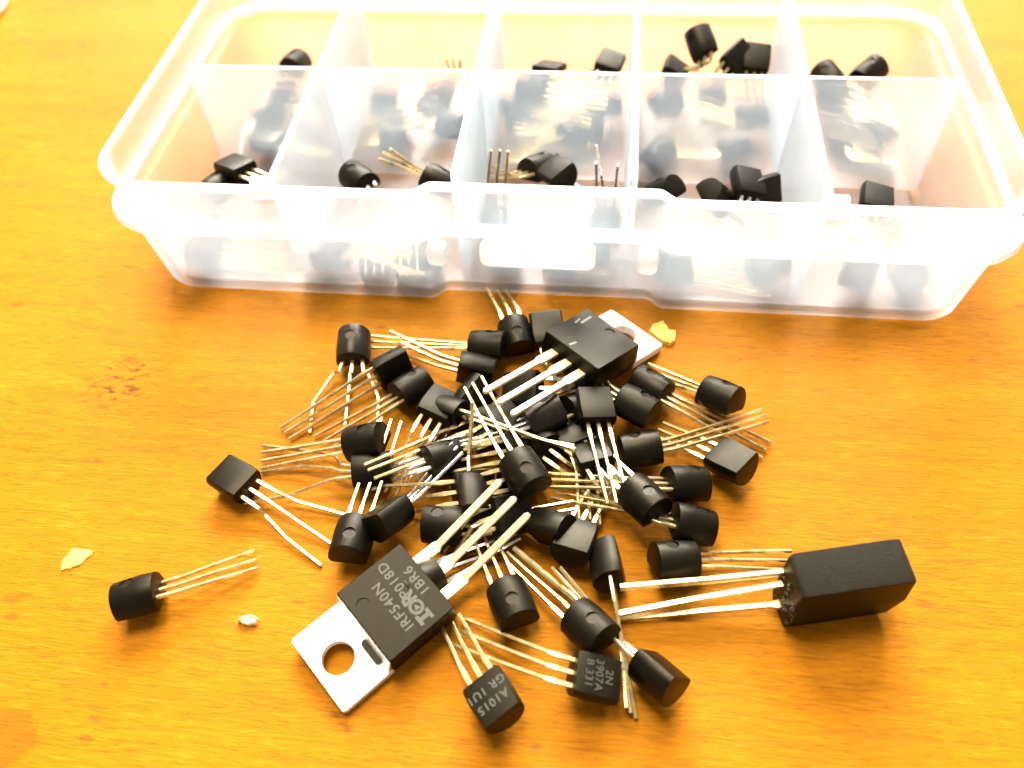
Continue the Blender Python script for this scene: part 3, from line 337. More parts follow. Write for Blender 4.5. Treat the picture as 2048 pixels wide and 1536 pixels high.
    {'label': 'transistor with pale level leads in the second-left back compartment', 'group': 'transistors sorted in the storage box', 'name': 'small_transistor', 'mark': None, 'dimple': True, 'mat': 'body', 'b': [39.46, 33.23, 7.0], 'a': [0.8702, -0.432, 0.237], 'n': [0.1318, -0.2593, -0.9568], 'L': 4.6, 'leads': [[[33.79, 31.479810554000004, 9.0]], [[34.15, 29.549810554000004, 9.0]], [[34.9, 29.400000000000002, 9.0]]]},
    {'label': 'upright transistor with leads standing above the rim at the left of the front middle compartment', 'group': 'transistors sorted in the storage box', 'name': 'small_transistor', 'mark': None, 'dimple': True, 'mat': 'body', 'b': [50.04, 14.52, 5.0], 'a': [0.1362, -0.9765, -0.1672], 'n': [-0.1947, 0.1391, -0.9709], 'L': 4.6, 'leads': [[[52.64, 13.71, 17.0]], [[51.53, 13.88, 17.0]], [[50.31, 13.83, 17.0]]]},
    {'label': 'round black transistor in the middle of the front middle compartment, top seen over the rim', 'group': 'transistors sorted in the storage box', 'name': 'small_transistor', 'mark': None, 'dimple': True, 'mat': 'body', 'b': [54.51, 19.46, 9.0], 'a': [0.577, 0.7676, -0.2789], 'n': [0.045, -0.3708, -0.9276], 'L': 4.6, 'leads': [[[47.89999999999999, 26.01, 5.0]], [[47.89999999999999, 24.18, 5.0]], [[47.89999999999999, 22.41, 5.0]]]},
    {'label': 'transistor beside the round one in the front middle compartment, angular top', 'group': 'transistors sorted in the storage box', 'name': 'small_transistor', 'mark': None, 'dimple': True, 'mat': 'body', 'b': [57.77, 20.13, 9.5], 'a': [0.5268, -0.8069, 0.2671], 'n': [-0.4236, 0.0232, 0.9055], 'L': 4.6, 'leads': [[[63.85, 17.4, 6.0]], [[64.62, 16.33, 6.0]], [[65.39, 15.27, 6.0]]]},
    {'label': 'transistor with curved silver leads at the right of the front middle compartment', 'group': 'transistors sorted in the storage box', 'name': 'small_transistor', 'mark': None, 'dimple': True, 'mat': 'body', 'b': [66.21, 14.25, 6.0], 'a': [0.042, -0.9791, -0.1991], 'n': [-0.1819, 0.1884, -0.9651], 'L': 4.6, 'leads': [[[67.42767512191807, 12.73, 16.0]], [[65.31767512191809, 11.81, 15.0], [64.44767512191808, 12.83, 19.0]], [[64.55767512191807, 13.12, 16.0]]]},
    {'label': 'large dark transistor at the bottom of the front middle compartment, under the latch', 'group': 'transistors sorted in the storage box', 'name': 'small_transistor', 'mark': None, 'dimple': True, 'mat': 'body', 'b': [62.47, 7.01, 3.14], 'a': [-0.9928, 0.0202, 0.1183], 'n': [-0.1042, 0.3442, -0.9331], 'L': 4.6, 'leads': [[[66.67, 5.1, 3.0]], [[66.62, 6.1950491858750665, 3.0]], [[66.57, 7.665049185875066, 3.0]]]},
    {'label': 'dark transistor at the right bottom of the front middle compartment', 'group': 'transistors sorted in the storage box', 'name': 'small_transistor', 'mark': None, 'dimple': True, 'mat': 'body', 'b': [62.12, 7.04, 5.0], 'a': [0.8973, 0.3384, -0.2834], 'n': [-0.0532, -0.5545, -0.8305], 'L': 4.6, 'leads': [[[55.98, 9.77570953, 11.0]], [[57.68, 9.86570953, 11.0]], [[58.69, 9.92570953, 11.0]]]},
    {'label': 'transistor behind the middle wall, left in the back middle compartment', 'group': 'transistors sorted in the storage box', 'name': 'small_transistor', 'mark': None, 'dimple': True, 'mat': 'body', 'b': [48.75, 39.32, 4.0], 'a': [0.9913, 0.1261, 0.0365], 'n': [0.0772, -0.335, -0.9391], 'L': 4.6, 'leads': [[[62.98, 38.58, 3.0]], [[63.07, 36.55, 3.0]], [[63.16, 34.55, 3.0]]]},
    {'label': 'transistor behind the middle wall, right in the back middle compartment', 'group': 'transistors sorted in the storage box', 'name': 'small_transistor', 'mark': None, 'dimple': True, 'mat': 'body', 'b': [60.52, 37.74, 4.0], 'a': [0.9926, -0.0722, -0.0972], 'n': [-0.1159, -0.3345, -0.9352], 'L': 4.6, 'leads': [[[49.86, 29.400000000000002, 3.0]], [[50.79, 29.400000000000002, 3.0]], [[51.71, 29.400000000000002, 3.0]]]},
    {'label': 'ribbed angular transistor leaning over the rim of the second-right front compartment', 'group': 'transistors sorted in the storage box', 'name': 'small_transistor', 'mark': None, 'dimple': True, 'mat': 'body', 'b': [86.15, 15.5, 9.0], 'a': [-0.143, 0.976, 0.1644], 'n': [0.3608, -0.1032, 0.9269], 'L': 4.6, 'leads': [[[83.34, 14.52, 7.0]], [[83.07, 15.9, 7.0]], [[82.78, 17.18, 7.0]]]},
    {'label': 'transistor behind the ribbed one in the second-right front compartment, pointed side out', 'group': 'transistors sorted in the storage box', 'name': 'small_transistor', 'mark': None, 'dimple': True, 'mat': 'body', 'b': [86.81, 17.28, 8.0], 'a': [0.7698, 0.6133, -0.1767], 'n': [0.6087, -0.6223, 0.4921], 'L': 4.6, 'leads': [[[79.72, 12.39, 5.0]], [[79.4, 13.42, 5.0]], [[79.1, 15.0, 5.0]]]},
    {'label': 'small round transistor at the left of the second-right front compartment, peeping over the latch rim', 'group': 'transistors sorted in the storage box', 'name': 'small_transistor', 'mark': None, 'dimple': True, 'mat': 'body', 'b': [72.84, 17.22, 7.0], 'a': [0.6235, -0.3749, 0.686], 'n': [0.4895, -0.497, -0.7165], 'L': 4.6, 'leads': [[[74.29, 12.7, 3.0]], [[73.57, 13.19, 3.0]], [[72.85, 13.68, 3.0]]]},
    {'label': 'half-seen round transistor in the middle of the second-right front compartment', 'group': 'transistors sorted in the storage box', 'name': 'small_transistor', 'mark': None, 'dimple': True, 'mat': 'body', 'b': [82.84, 16.69, 6.5], 'a': [-0.5892, -0.2922, 0.7533], 'n': [-0.7417, -0.1741, -0.6477], 'L': 4.6, 'leads': [[[88.54, 13.5, 3.0]], [[87.91, 14.52, 3.0]], [[87.27, 15.55, 3.0]]]},
    {'label': 'transistor with three bright level leads at the bottom of the second-right front compartment', 'group': 'transistors sorted in the storage box', 'name': 'small_transistor', 'mark': None, 'dimple': True, 'mat': 'body', 'b': [78.21, 6.52, 3.33], 'a': [-0.9223, -0.2415, 0.3017], 'n': [0.3609, -0.259, 0.8959], 'L': 4.6, 'leads': [[[90.0, 6.078597915, 1.8]], [[89.7, 4.918597914999999, 1.8]], [[89.38, 3.5885979149999994, 1.8]]]},
    {'label': 'tilted transistor behind the wall at the right of the second-right front compartment', 'group': 'transistors sorted in the storage box', 'name': 'small_transistor', 'mark': None, 'dimple': True, 'mat': 'body', 'b': [90.73, 8.03, 4.5], 'a': [-0.8414, -0.5389, -0.0388], 'n': [-0.298, 0.4029, 0.8654], 'L': 4.6, 'leads': [[[81.61696215079523, 8.79, 7.0]], [[82.24696215079523, 7.83, 7.0]], [[83.02696215079523, 9.87, 7.0]]]},
    {'label': 'transistor behind the middle wall, lower left in the second-right back compartment', 'group': 'transistors sorted in the storage box', 'name': 'small_transistor', 'mark': None, 'dimple': True, 'mat': 'body', 'b': [75.21, 34.18, 3.16], 'a': [-0.5178, -0.8555, 0.0014], 'n': [-0.2933, 0.1759, -0.9397], 'L': 4.6, 'leads': [[[87.58, 38.86509808775824, 6.0]], [[86.97, 41.55509808775824, 6.0]], [[86.09, 40.15509808775825, 6.0]]]},
    {'label': 'transistor behind the middle wall, lower right in the second-right back compartment', 'group': 'transistors sorted in the storage box', 'name': 'small_transistor', 'mark': None, 'dimple': True, 'mat': 'body', 'b': [83.85, 32.89, 3.3], 'a': [0.9392, 0.21, 0.2716], 'n': [0.3387, -0.4366, -0.8335], 'L': 4.6, 'leads': [[[76.82, 35.16, 3.0]], [[76.8, 33.86, 3.0]], [[77.17, 32.33, 3.0]]]},
    {'label': 'square transistor standing above the rim of the front rightmost compartment', 'group': 'transistors sorted in the storage box', 'name': 'small_transistor', 'mark': None, 'dimple': True, 'mat': 'body', 'b': [103.13, 14.42, 8.0], 'a': [0.1769, 0.9828, 0.0531], 'n': [0.1616, -0.0823, 0.9834], 'L': 4.6, 'leads': [[[106.55, 11.41, 4.0]], [[105.54, 11.35, 4.0]], [[104.52, 11.29, 4.0]]]},
    {'label': 'round transistor at the lower left of the front rightmost compartment', 'group': 'transistors sorted in the storage box', 'name': 'small_transistor', 'mark': None, 'dimple': True, 'mat': 'body', 'b': [101.68, 8.19, 5.0], 'a': [-0.3959, -0.9029, -0.1672], 'n': [-0.0129, 0.1875, -0.9822], 'L': 4.6, 'leads': [[[99.33, 9.811192461955509, 9.0]], [[98.61, 9.281192461955508, 9.0]], [[97.9, 8.761192461955508, 9.0]]]},
    {'label': 'middle round transistor at the bottom of the front rightmost compartment', 'group': 'transistors sorted in the storage box', 'name': 'small_transistor', 'mark': None, 'dimple': True, 'mat': 'body', 'b': [105.53, 7.37, 5.44], 'a': [0.662, -0.325, -0.6754], 'n': [-0.6423, 0.2183, -0.7347], 'L': 4.6, 'leads': [[[103.33, 9.47, 11.0]], [[102.38, 9.42, 11.0]], [[101.42, 9.37, 11.0]]]},
    {'label': 'rightmost round transistor at the bottom of the front rightmost compartment', 'group': 'transistors sorted in the storage box', 'name': 'small_transistor', 'mark': None, 'dimple': True, 'mat': 'body', 'b': [106.54, 8.65, 5.24], 'a': [0.6185, -0.4895, -0.6147], 'n': [-0.5343, 0.3117, -0.7858], 'L': 4.6, 'leads': [[[105.31565666826941, 11.67, 11.0]], [[104.57565666826943, 11.13, 11.0]], [[103.84565666826941, 10.6, 11.0]]]},
    {'label': 'transistor with pale slanting leads blurred in the back rightmost compartment', 'group': 'transistors sorted in the storage box', 'name': 'small_transistor', 'mark': None, 'dimple': True, 'mat': 'body', 'b': [109.24, 34.71, 5.0], 'a': [-0.6214, 0.7813, 0.0595], 'n': [0.2329, 0.2567, -0.938], 'L': 4.6, 'leads': [[[99.30977699249999, 33.55, 7.0]], [[99.9097769925, 35.22, 7.0]], [[100.93977699249999, 37.2, 7.0]]]},
    {'label': 'transistor low behind the middle wall of the back rightmost compartment', 'group': 'transistors sorted in the storage box', 'name': 'small_transistor', 'mark': None, 'dimple': True, 'mat': 'body', 'b': [104.32, 36.38, 3.1], 'a': [-0.387, 0.8885, 0.2466], 'n': [0.221, 0.349, -0.9107], 'L': 4.6, 'leads': [[[110.8, 32.31, 3.0]], [[110.8, 33.58, 3.0]], [[110.8, 35.5, 3.0]]]},
    {'label': 'small rounded transistor just over the middle wall in the back leftmost compartment', 'group': 'transistors sorted in the storage box', 'name': 'small_transistor', 'mark': None, 'dimple': True, 'mat': 'body', 'b': [10.7, 46.45, 8.0], 'a': [0.0769, 0.9808, -0.1795], 'n': [0.1593, -0.1898, -0.9688], 'L': 4.6, 'leads': [[[14.85, 48.32, 5.0]], [[14.91, 49.89, 5.0]], [[14.97, 51.48, 5.0]]]},
    {'label': 'transistor lying low in the back leftmost compartment', 'group': 'transistors sorted in the storage box', 'name': 'small_transistor', 'mark': None, 'dimple': True, 'mat': 'body', 'b': [10.47, 47.31, 3.14], 'a': [-0.9129, -0.3858, 0.1329], 'n': [-0.2482, 0.2664, -0.9314], 'L': 4.6, 'leads': [[[16.74992956, 45.3, 3.0]], [[16.35992956, 46.81, 3.0]], [[15.979929559999999, 48.34, 3.0]]]},
    {'label': 'transistor lying low in the second-left back compartment, leads upright at the wall', 'group': 'transistors sorted in the storage box', 'name': 'small_transistor', 'mark': None, 'dimple': True, 'mat': 'body', 'b': [38.4, 46.14, 4.86], 'a': [-0.8593, 0.1964, -0.4723], 'n': [0.4921, 0.0657, -0.8681], 'L': 4.6, 'leads': [[[38.16, 47.38, 10.0]], [[39.27, 47.42, 10.0]], [[40.54, 47.46, 10.0]]]},
    {'label': 'second transistor in the second-left back compartment, lying left', 'group': 'transistors sorted in the storage box', 'name': 'small_transistor', 'mark': None, 'dimple': True, 'mat': 'body', 'b': [29.1, 45.71, 3.11], 'a': [-0.9541, -0.2118, 0.2115], 'n': [-0.2682, 0.2908, -0.9184], 'L': 4.6, 'leads': [[[35.22677292, 47.5, 3.0]], [[34.96677292, 49.02, 3.0]], [[34.706772920000006, 50.56, 3.0]]]},
    {'label': 'grey tilted transistor low in the back middle compartment', 'group': 'transistors sorted in the storage box', 'name': 'small_transistor', 'mark': None, 'dimple': True, 'mat': 'body', 'b': [57.51, 48.64, 7.0], 'a': [-0.9175, 0.3838, -0.1045], 'n': [0.0068, 0.2777, 0.9606], 'L': 4.6, 'leads': [[[63.95, 51.351214115, 6.0]], [[64.01, 49.811214115, 6.0]], [[64.06, 48.291214115, 6.0]]]},
    {'label': 'larger transistor with leads over the middle wall in the back middle compartment', 'group': 'transistors sorted in the storage box', 'name': 'small_transistor', 'mark': None, 'dimple': True, 'mat': 'body', 'b': [65.02, 47.58, 8.0], 'a': [0.2615, 0.9641, 0.046], 'n': [0.1557, -0.0892, 0.9838], 'L': 4.6, 'leads': [[[65.04, 45.53893420780169, 6.0]], [[63.77, 45.92893420780169, 6.0]], [[62.5, 46.17893420780169, 6.0]]]},
    {'label': 'transistor at the bottom of the back middle compartment', 'group': 'transistors sorted in the storage box', 'name': 'small_transistor', 'mark': None, 'dimple': True, 'mat': 'body', 'b': [55.6, 48.31, 3.15], 'a': [-0.9931, -0.0533, 0.1043], 'n': [-0.1162, 0.3363, -0.9346], 'L': 4.6, 'leads': [[[63.5, 45.65, 3.0]], [[63.44, 47.11, 3.0]], [[63.38, 48.59, 3.0]]]},
    {'label': 'grey banded transistor standing high in the second-right back compartment', 'group': 'transistors sorted in the storage box', 'name': 'small_transistor', 'mark': None, 'dimple': True, 'mat': 'body', 'b': [80.95, 47.8, 11.0], 'a': [-0.3523, 0.8067, 0.4745], 'n': [0.6987, 0.564, -0.4401], 'L': 4.6, 'leads': [[[76.36, 52.300000000000004, 6.0]], [[76.77, 52.276504079999995, 6.0]], [[77.6, 51.53650408, 6.0]]]},
    {'label': 'angular transistor leaning in the second-right back compartment beside the square one', 'group': 'transistors sorted in the storage box', 'name': 'small_transistor', 'mark': None, 'dimple': True, 'mat': 'body', 'b': [85.02, 47.84, 9.0], 'a': [0.6432, 0.6947, 0.3219], 'n': [0.3041, -0.6177, 0.7253], 'L': 4.6, 'leads': [[[84.34, 47.66044412934228, 5.0]], [[83.54, 48.37044412934229, 5.0]], [[82.74, 49.09044412934229, 5.0]]]},
    {'label': 'square black transistor in the corner of the second-right back compartment, teeth-like leads below', 'group': 'transistors sorted in the storage box', 'name': 'small_transistor', 'mark': None, 'dimple': True, 'mat': 'body', 'b': [89.18, 47.51, 8.5], 'a': [0.0893, 0.8896, 0.4479], 'n': [0.0422, -0.4526, 0.8907], 'L': 4.6, 'leads': [[[91.60000000000001, 46.101060000000004, 4.0]], [[90.782600801, 46.33106000000001, 4.0]], [[89.152600801, 46.56106, 4.0]]]},
    {'label': 'small dark transistor at the left foot of the second-right back compartment', 'group': 'transistors sorted in the storage box', 'name': 'small_transistor', 'mark': None, 'dimple': True, 'mat': 'body', 'b': [76.2, 47.68, 7.0], 'a': [0.1576, 0.9852, -0.068], 'n': [0.503, -0.0208, 0.864], 'L': 4.6, 'leads': [[[74.4, 46.20175404, 4.0]], [[73.56, 46.911754040000005, 4.0]], [[72.72, 47.62175404, 4.0]]]},
    {'label': 'transistor lying low in the second-right back compartment', 'group': 'transistors sorted in the storage box', 'name': 'small_transistor', 'mark': None, 'dimple': True, 'mat': 'body', 'b': [85.51, 49.4, 3.77], 'a': [-0.99, 0.0278, -0.1386], 'n': [0.1398, 0.3382, -0.9306], 'L': 4.6, 'leads': [[[91.60000000000001, 46.77, 3.0]], [[91.60000000000001, 48.22, 3.0]], [[91.60000000000001, 49.68, 3.0]]]},
    {'label': 'oval transistor leaning right in the back rightmost compartment', 'group': 'transistors sorted in the storage box', 'name': 'small_transistor', 'mark': None, 'dimple': True, 'mat': 'body', 'b': [106.25, 47.73, 7.0], 'a': [0.6802, 0.6937, 0.2372], 'n': [0.2875, 0.0452, -0.9567], 'L': 4.6, 'leads': [[[102.79374813550001, 49.554146309000004, 4.0]], [[103.51374813550001, 48.844146308999996, 4.0]], [[104.1237481355, 47.414146309, 4.0]]]},
    {'label': 'dark transistor at the left foot of the back rightmost compartment with pale leads', 'group': 'transistors sorted in the storage box', 'name': 'small_transistor', 'mark': None, 'dimple': True, 'mat': 'body', 'b': [102.72, 47.47, 6.0], 'a': [-0.4273, 0.886, 0.1799], 'n': [0.3827, 0.3575, -0.8519], 'L': 4.6, 'leads': [[[107.71, 48.00465586, 3.0]], [[108.64, 48.75465586, 3.0]], [[109.57, 49.514655860000005, 3.0]]]},
    {'label': 'transistor lying under the others behind the middle wall of the back leftmost compartment', 'group': 'transistors sorted in the storage box', 'name': 'small_transistor', 'mark': None, 'dimple': True, 'mat': 'body', 'b': [9.92, 39.83, 5.0], 'a': [-0.5897, -0.8007, 0.1052], 'n': [-0.3486, 0.3698, 0.8612], 'L': 4.6, 'leads': [[[18.5813658, 35.27, 4.0]], [[18.2313658, 36.65, 4.0]], [[17.8713658, 38.04, 4.0]]]},
    {'label': 'transistor with its end against the middle wall, centre of the second-left back compartment', 'group': 'transistors sorted in the storage box', 'name': 'small_transistor', 'mark': None, 'dimple': True, 'mat': 'body', 'b': [28.7, 37.11, 4.69], 'a': [0.5131, 0.8007, -0.309], 'n': [0.2766, -0.4951, -0.8236], 'L': 4.6, 'leads': [[[24.400000000000002, 38.96, 4.0]], [[24.400000000000002, 40.38, 4.0]], [[24.400000000000002, 41.82, 4.0]]]},
    {'label': 'transistor leaning at the right behind the wall of the second-left back compartment', 'group': 'transistors sorted in the storage box', 'name': 'small_transistor', 'mark': None, 'dimple': True, 'mat': 'body', 'b': [35.23, 37.96, 6.0], 'a': [0.5874, 0.7572, -0.2857], 'n': [0.4348, 0.0025, 0.9005], 'L': 4.6, 'leads': [[[26.79, 34.0, 4.0]], [[26.08, 35.34, 4.0]], [[25.29, 36.97, 4.0]]]},
    {'label': 'transistor heaped highest behind the middle wall of the back middle compartment', 'group': 'transistors sorted in the storage box', 'name': 'small_transistor', 'mark': None, 'dimple': True, 'mat': 'body', 'b': [55.28, 42.04, 8.0], 'a': [-0.9345, 0.3529, -0.0468], 'n': [0.1338, 0.2261, -0.9649], 'L': 4.6, 'leads': [[[65.62, 38.24, 8.0]], [[65.58, 39.61, 8.0]], [[65.53, 41.0, 8.0]]]},
    {'label': 'transistor leaning left behind the middle wall of the back middle compartment', 'group': 'transistors sorted in the storage box', 'name': 'small_transistor', 'mark': None, 'dimple': True, 'mat': 'body', 'b': [52.73, 40.02, 6.0], 'a': [-0.8736, 0.4691, -0.1297], 'n': [0.012, 0.2873, 0.9578], 'L': 4.6, 'leads': [[[63.2017318085, 38.36, 6.0]], [[63.2617318085, 37.01, 6.0]], [[63.3217318085, 35.67, 6.0]]]},
    {'label': 'transistor leaning right behind the middle wall of the back middle compartment', 'group': 'transistors sorted in the storage box', 'name': 'small_transistor', 'mark': None, 'dimple': True, 'mat': 'body', 'b': [63.2, 40.45, 6.0], 'a': [0.7974, 0.551, -0.2461], 'n': [0.0042, -0.4129, -0.9108], 'L': 4.6, 'leads': [[[51.75, 35.2, 6.0]], [[52.31, 33.63, 6.0]], [[52.87, 31.95, 6.0]]]},
    {'label': 'transistor at the front foot of the middle wall inside the back middle compartment', 'group': 'transistors sorted in the storage box', 'name': 'small_transistor', 'mark': None, 'dimple': True, 'mat': 'body', 'b': [58.27, 34.53, 4.56], 'a': [0.8093, 0.4865, -0.3292], 'n': [-0.0889, -0.4525, -0.8873], 'L': 4.6, 'leads': [[[49.43, 32.63, 3.0]], [[49.58, 31.33, 3.0]], [[49.72, 30.05, 3.0]]]},
    {'label': 'transistor heaped left behind the middle wall of the second-right back compartment', 'group': 'transistors sorted in the storage box', 'name': 'small_transistor', 'mark': None, 'dimple': True, 'mat': 'body', 'b': [76.61, 43.06, 6.0], 'a': [-0.7294, -0.6503, 0.2123], 'n': [-0.3765, 0.1225, -0.9183], 'L': 4.6, 'leads': [[[85.63, 35.17, 7.0]], [[85.71, 36.49, 7.0]], [[85.79, 37.81, 7.0]]]},
    {'label': 'transistor heaped right behind the middle wall of the second-right back compartment', 'group': 'transistors sorted in the storage box', 'name': 'small_transistor', 'mark': None, 'dimple': True, 'mat': 'body', 'b': [86.75, 37.97, 6.0], 'a': [0.7754, 0.5704, -0.271], 'n': [-0.0025, -0.4264, -0.9045], 'L': 4.6, 'leads': [[[78.07, 41.6, 7.0]], [[78.04, 40.21, 7.0]], [[78.0, 38.85, 7.0]]]},
    {'label': 'transistor lying upper left behind the middle wall of the back rightmost compartment', 'group': 'transistors sorted in the storage box', 'name': 'small_transistor', 'mark': None, 'dimple': True, 'mat': 'body', 'b': [103.8, 44.07, 6.0], 'a': [-0.4875, 0.8129, -0.3185], 'n': [0.5707, 0.0206, -0.8209], 'L': 4.6, 'leads': [[[110.35, 36.98, 6.0]], [[110.58, 38.28, 6.0]], [[110.8, 39.61, 6.0]]]},
    {'label': 'transistor pressed to the front wall at the left of the front middle compartment', 'group': 'transistors sorted in the storage box', 'name': 'small_transistor', 'mark': None, 'dimple': True, 'mat': 'body', 'b': [52.38, 9.62, 4.0], 'a': [0.1149, -0.9845, 0.1325], 'n': [-0.4833, -0.1719, -0.8584], 'L': 4.6, 'leads': [[[53.73, 10.76067791, 9.0]], [[52.69, 10.70067791, 9.0]], [[51.64, 10.640677909999999, 9.0]]]},
    {'label': 'transistor flat on the floor beside the left divider of the front leftmost compartment', 'group': 'transistors sorted in the storage box', 'name': 'small_transistor', 'mark': None, 'dimple': True, 'mat': 'body', 'b': [7.61, 6.74, 6.0], 'a': [0.4115, 0.8425, -0.3475], 'n': [0.4506, 0.1434, 0.8811], 'L': 4.6, 'leads': [[[5.6, 3.42, 4.0]], [[5.6, 4.42, 4.0]], [[5.6, 5.43, 4.0]]]},
    {'label': 'transistor pressed to the front wall at the right of the second-left front compartment', 'group': 'transistors sorted in the storage box', 'name': 'small_transistor', 'mark': None, 'dimple': True, 'mat': 'body', 'b': [41.13, 4.08, 3.5], 'a': [-0.1771, 0.9819, -0.0675], 'n': [0.0977, -0.0507, -0.9939], 'L': 4.6, 'leads': [[[32.65, 5.03, 6.0]], [[33.23, 4.05, 6.0]], [[33.8, 3.4, 6.0]]]},
]
for i, d in enumerate(SMALL):
    a = Vector(d['a']).normalized(); n = Vector(d['n']); n = (n-a*n.dot(a)).normalized(); wv = n.cross(a)
    MW = frame(d['b'], wv, n, a); e = empty(d['name'], MW, d['label'], 'transistor', d['group'])
    o = link('body', BODY[(d['dimple'], d['mat'])], e)
    inv = MW.inverted(); rnd = random.Random(i)
    lm = SILVER if ((d['mat'] == 'shiny' and i) or rnd.random() < .12) else TIN
    for k, pts in zip((-1, 0, 1), d['leads']):
        s0 = Vector((k*1.27, 0, -.0)); wp = [inv @ (Vector(p)*S)/S for p in pts]
        first = wp[0]; out = Vector((k*1.27+(.10*k), 0, -1.7)); 
        dirn = (first-s0); 
        out = s0 + (Vector((0, 0, -1))*1.1 + dirn.normalized()*.6)
        out2 = s0 + Vector((0, 0, -1))*1.5 + dirn.normalized()*1.3
        near = (first-s0).length < 3.4
        P = [s0+Vector((0, 0, .15)), out]+([] if near else [out2])+wp
        # slight wobble on long straight runs
        if len(wp) == 1 and not near:
            mid = out2.lerp(wp[0], .55)+Vector((rnd.uniform(-.06, .06), rnd.uniform(-.06, .06), 0)); P = P[:3]+[mid]+wp
            Wd = [.44, .55, .38, .35, .35]
        else: Wd = [.44, .50]+([] if near else [.38])+[.35]*len(wp)
        v, f = ribbon(P, Wd, .36, (1, 0, 0))
        mesh_obj('lead', v, f, lm, e, bevel=.05, seg=1)
    if d['mark']:
        T4 = Matrix.Translation(Vector((0, 1.345, 2.2))*S) @ Matrix.Rotation(math.radians(-90), 4, 'X') @ Matrix.Rotation(math.radians(180), 4, 'Z')
        T4 = Matrix.Translation(Vector((0, 1.325, 2.25))*S) @ Matrix(((-1, 0, 0, 0), (0, 0, 1, 0), (0, 1, 0, 0), (0, 0, 0, 1)))
        big = d['mark'].startswith('2N')
        text_obj('marking', d['mark'], 1.12 if big else 1.2, INK_DIM if big else INK, e, T4, 1.05 if big else 1.12, .92 if big else 1.2, .015)

# ------------------------------------------------------------------ power transistors
def poly_ring(cx, cy, r0, r1, n=28, a0=0, a1=2*math.pi):
    v = []; f = []
    for i in range(n+1):
        t = a0+(a1-a0)*i/n
        v += [(cx+r0*math.cos(t), cy+r0*math.sin(t)), (cx+r1*math.cos(t), cy+r1*math.sin(t))]
    for i in range(n): f.append((2*i, 2*i+1, 2*i+3, 2*i+2))
    return v, f
def rrect2(x0, x1, y0, y1, r, seg=3):
    pts = []
    for cx, cy, a in ((x1-r, y1-r, 0), (x0+r, y1-r, 90), (x0+r, y0+r, 180), (x1-r, y0+r, 270)):
        for i in range(seg+1): t = math.radians(a+90*i/seg); pts.append((cx+r*math.cos(t), cy+r*math.sin(t)))
    return pts
def cylinder_vf(cx, cy, r, z0, z1, n=40, sx=1):
    return stack([[(cx+r*sx*math.cos(2*math.pi*i/n), cy+r*math.sin(2*math.pi*i/n), z) for i in range(n)] for z in (z0, z1)])
POWER = [
    {'tips': [[59.74, -35.57, 7.6], [58.1, -33.7, 7.6], [56.29, -31.72, 7.6]], 'label': 'large power transistor printed IRF540N, white metal tab and hole toward the lower left', 's': 0.9461, 'o': [49.497, -42.05, 4.942], 'X': [-0.7328, 0.66984, 0.11969], 'Y': [-0.67633, -0.73633, -0.02], 'Z': [0.07473, -0.0956, 0.99261], 'mark': 'front', 'group': 'power transistors with metal tabs'},
    {'tips': None, 'label': 'large power transistor with worn print at the back of the heap, leads toward the viewer', 's': 0.915, 'o': [62.83, -12.722, 7.671], 'X': [0.76525, -0.64373, 0.0], 'Y': [0.62372, 0.74146, -0.2474], 'Z': [0.15926, 0.18933, 0.96891], 'mark': 'rear', 'group': 'power transistors with metal tabs'},
]
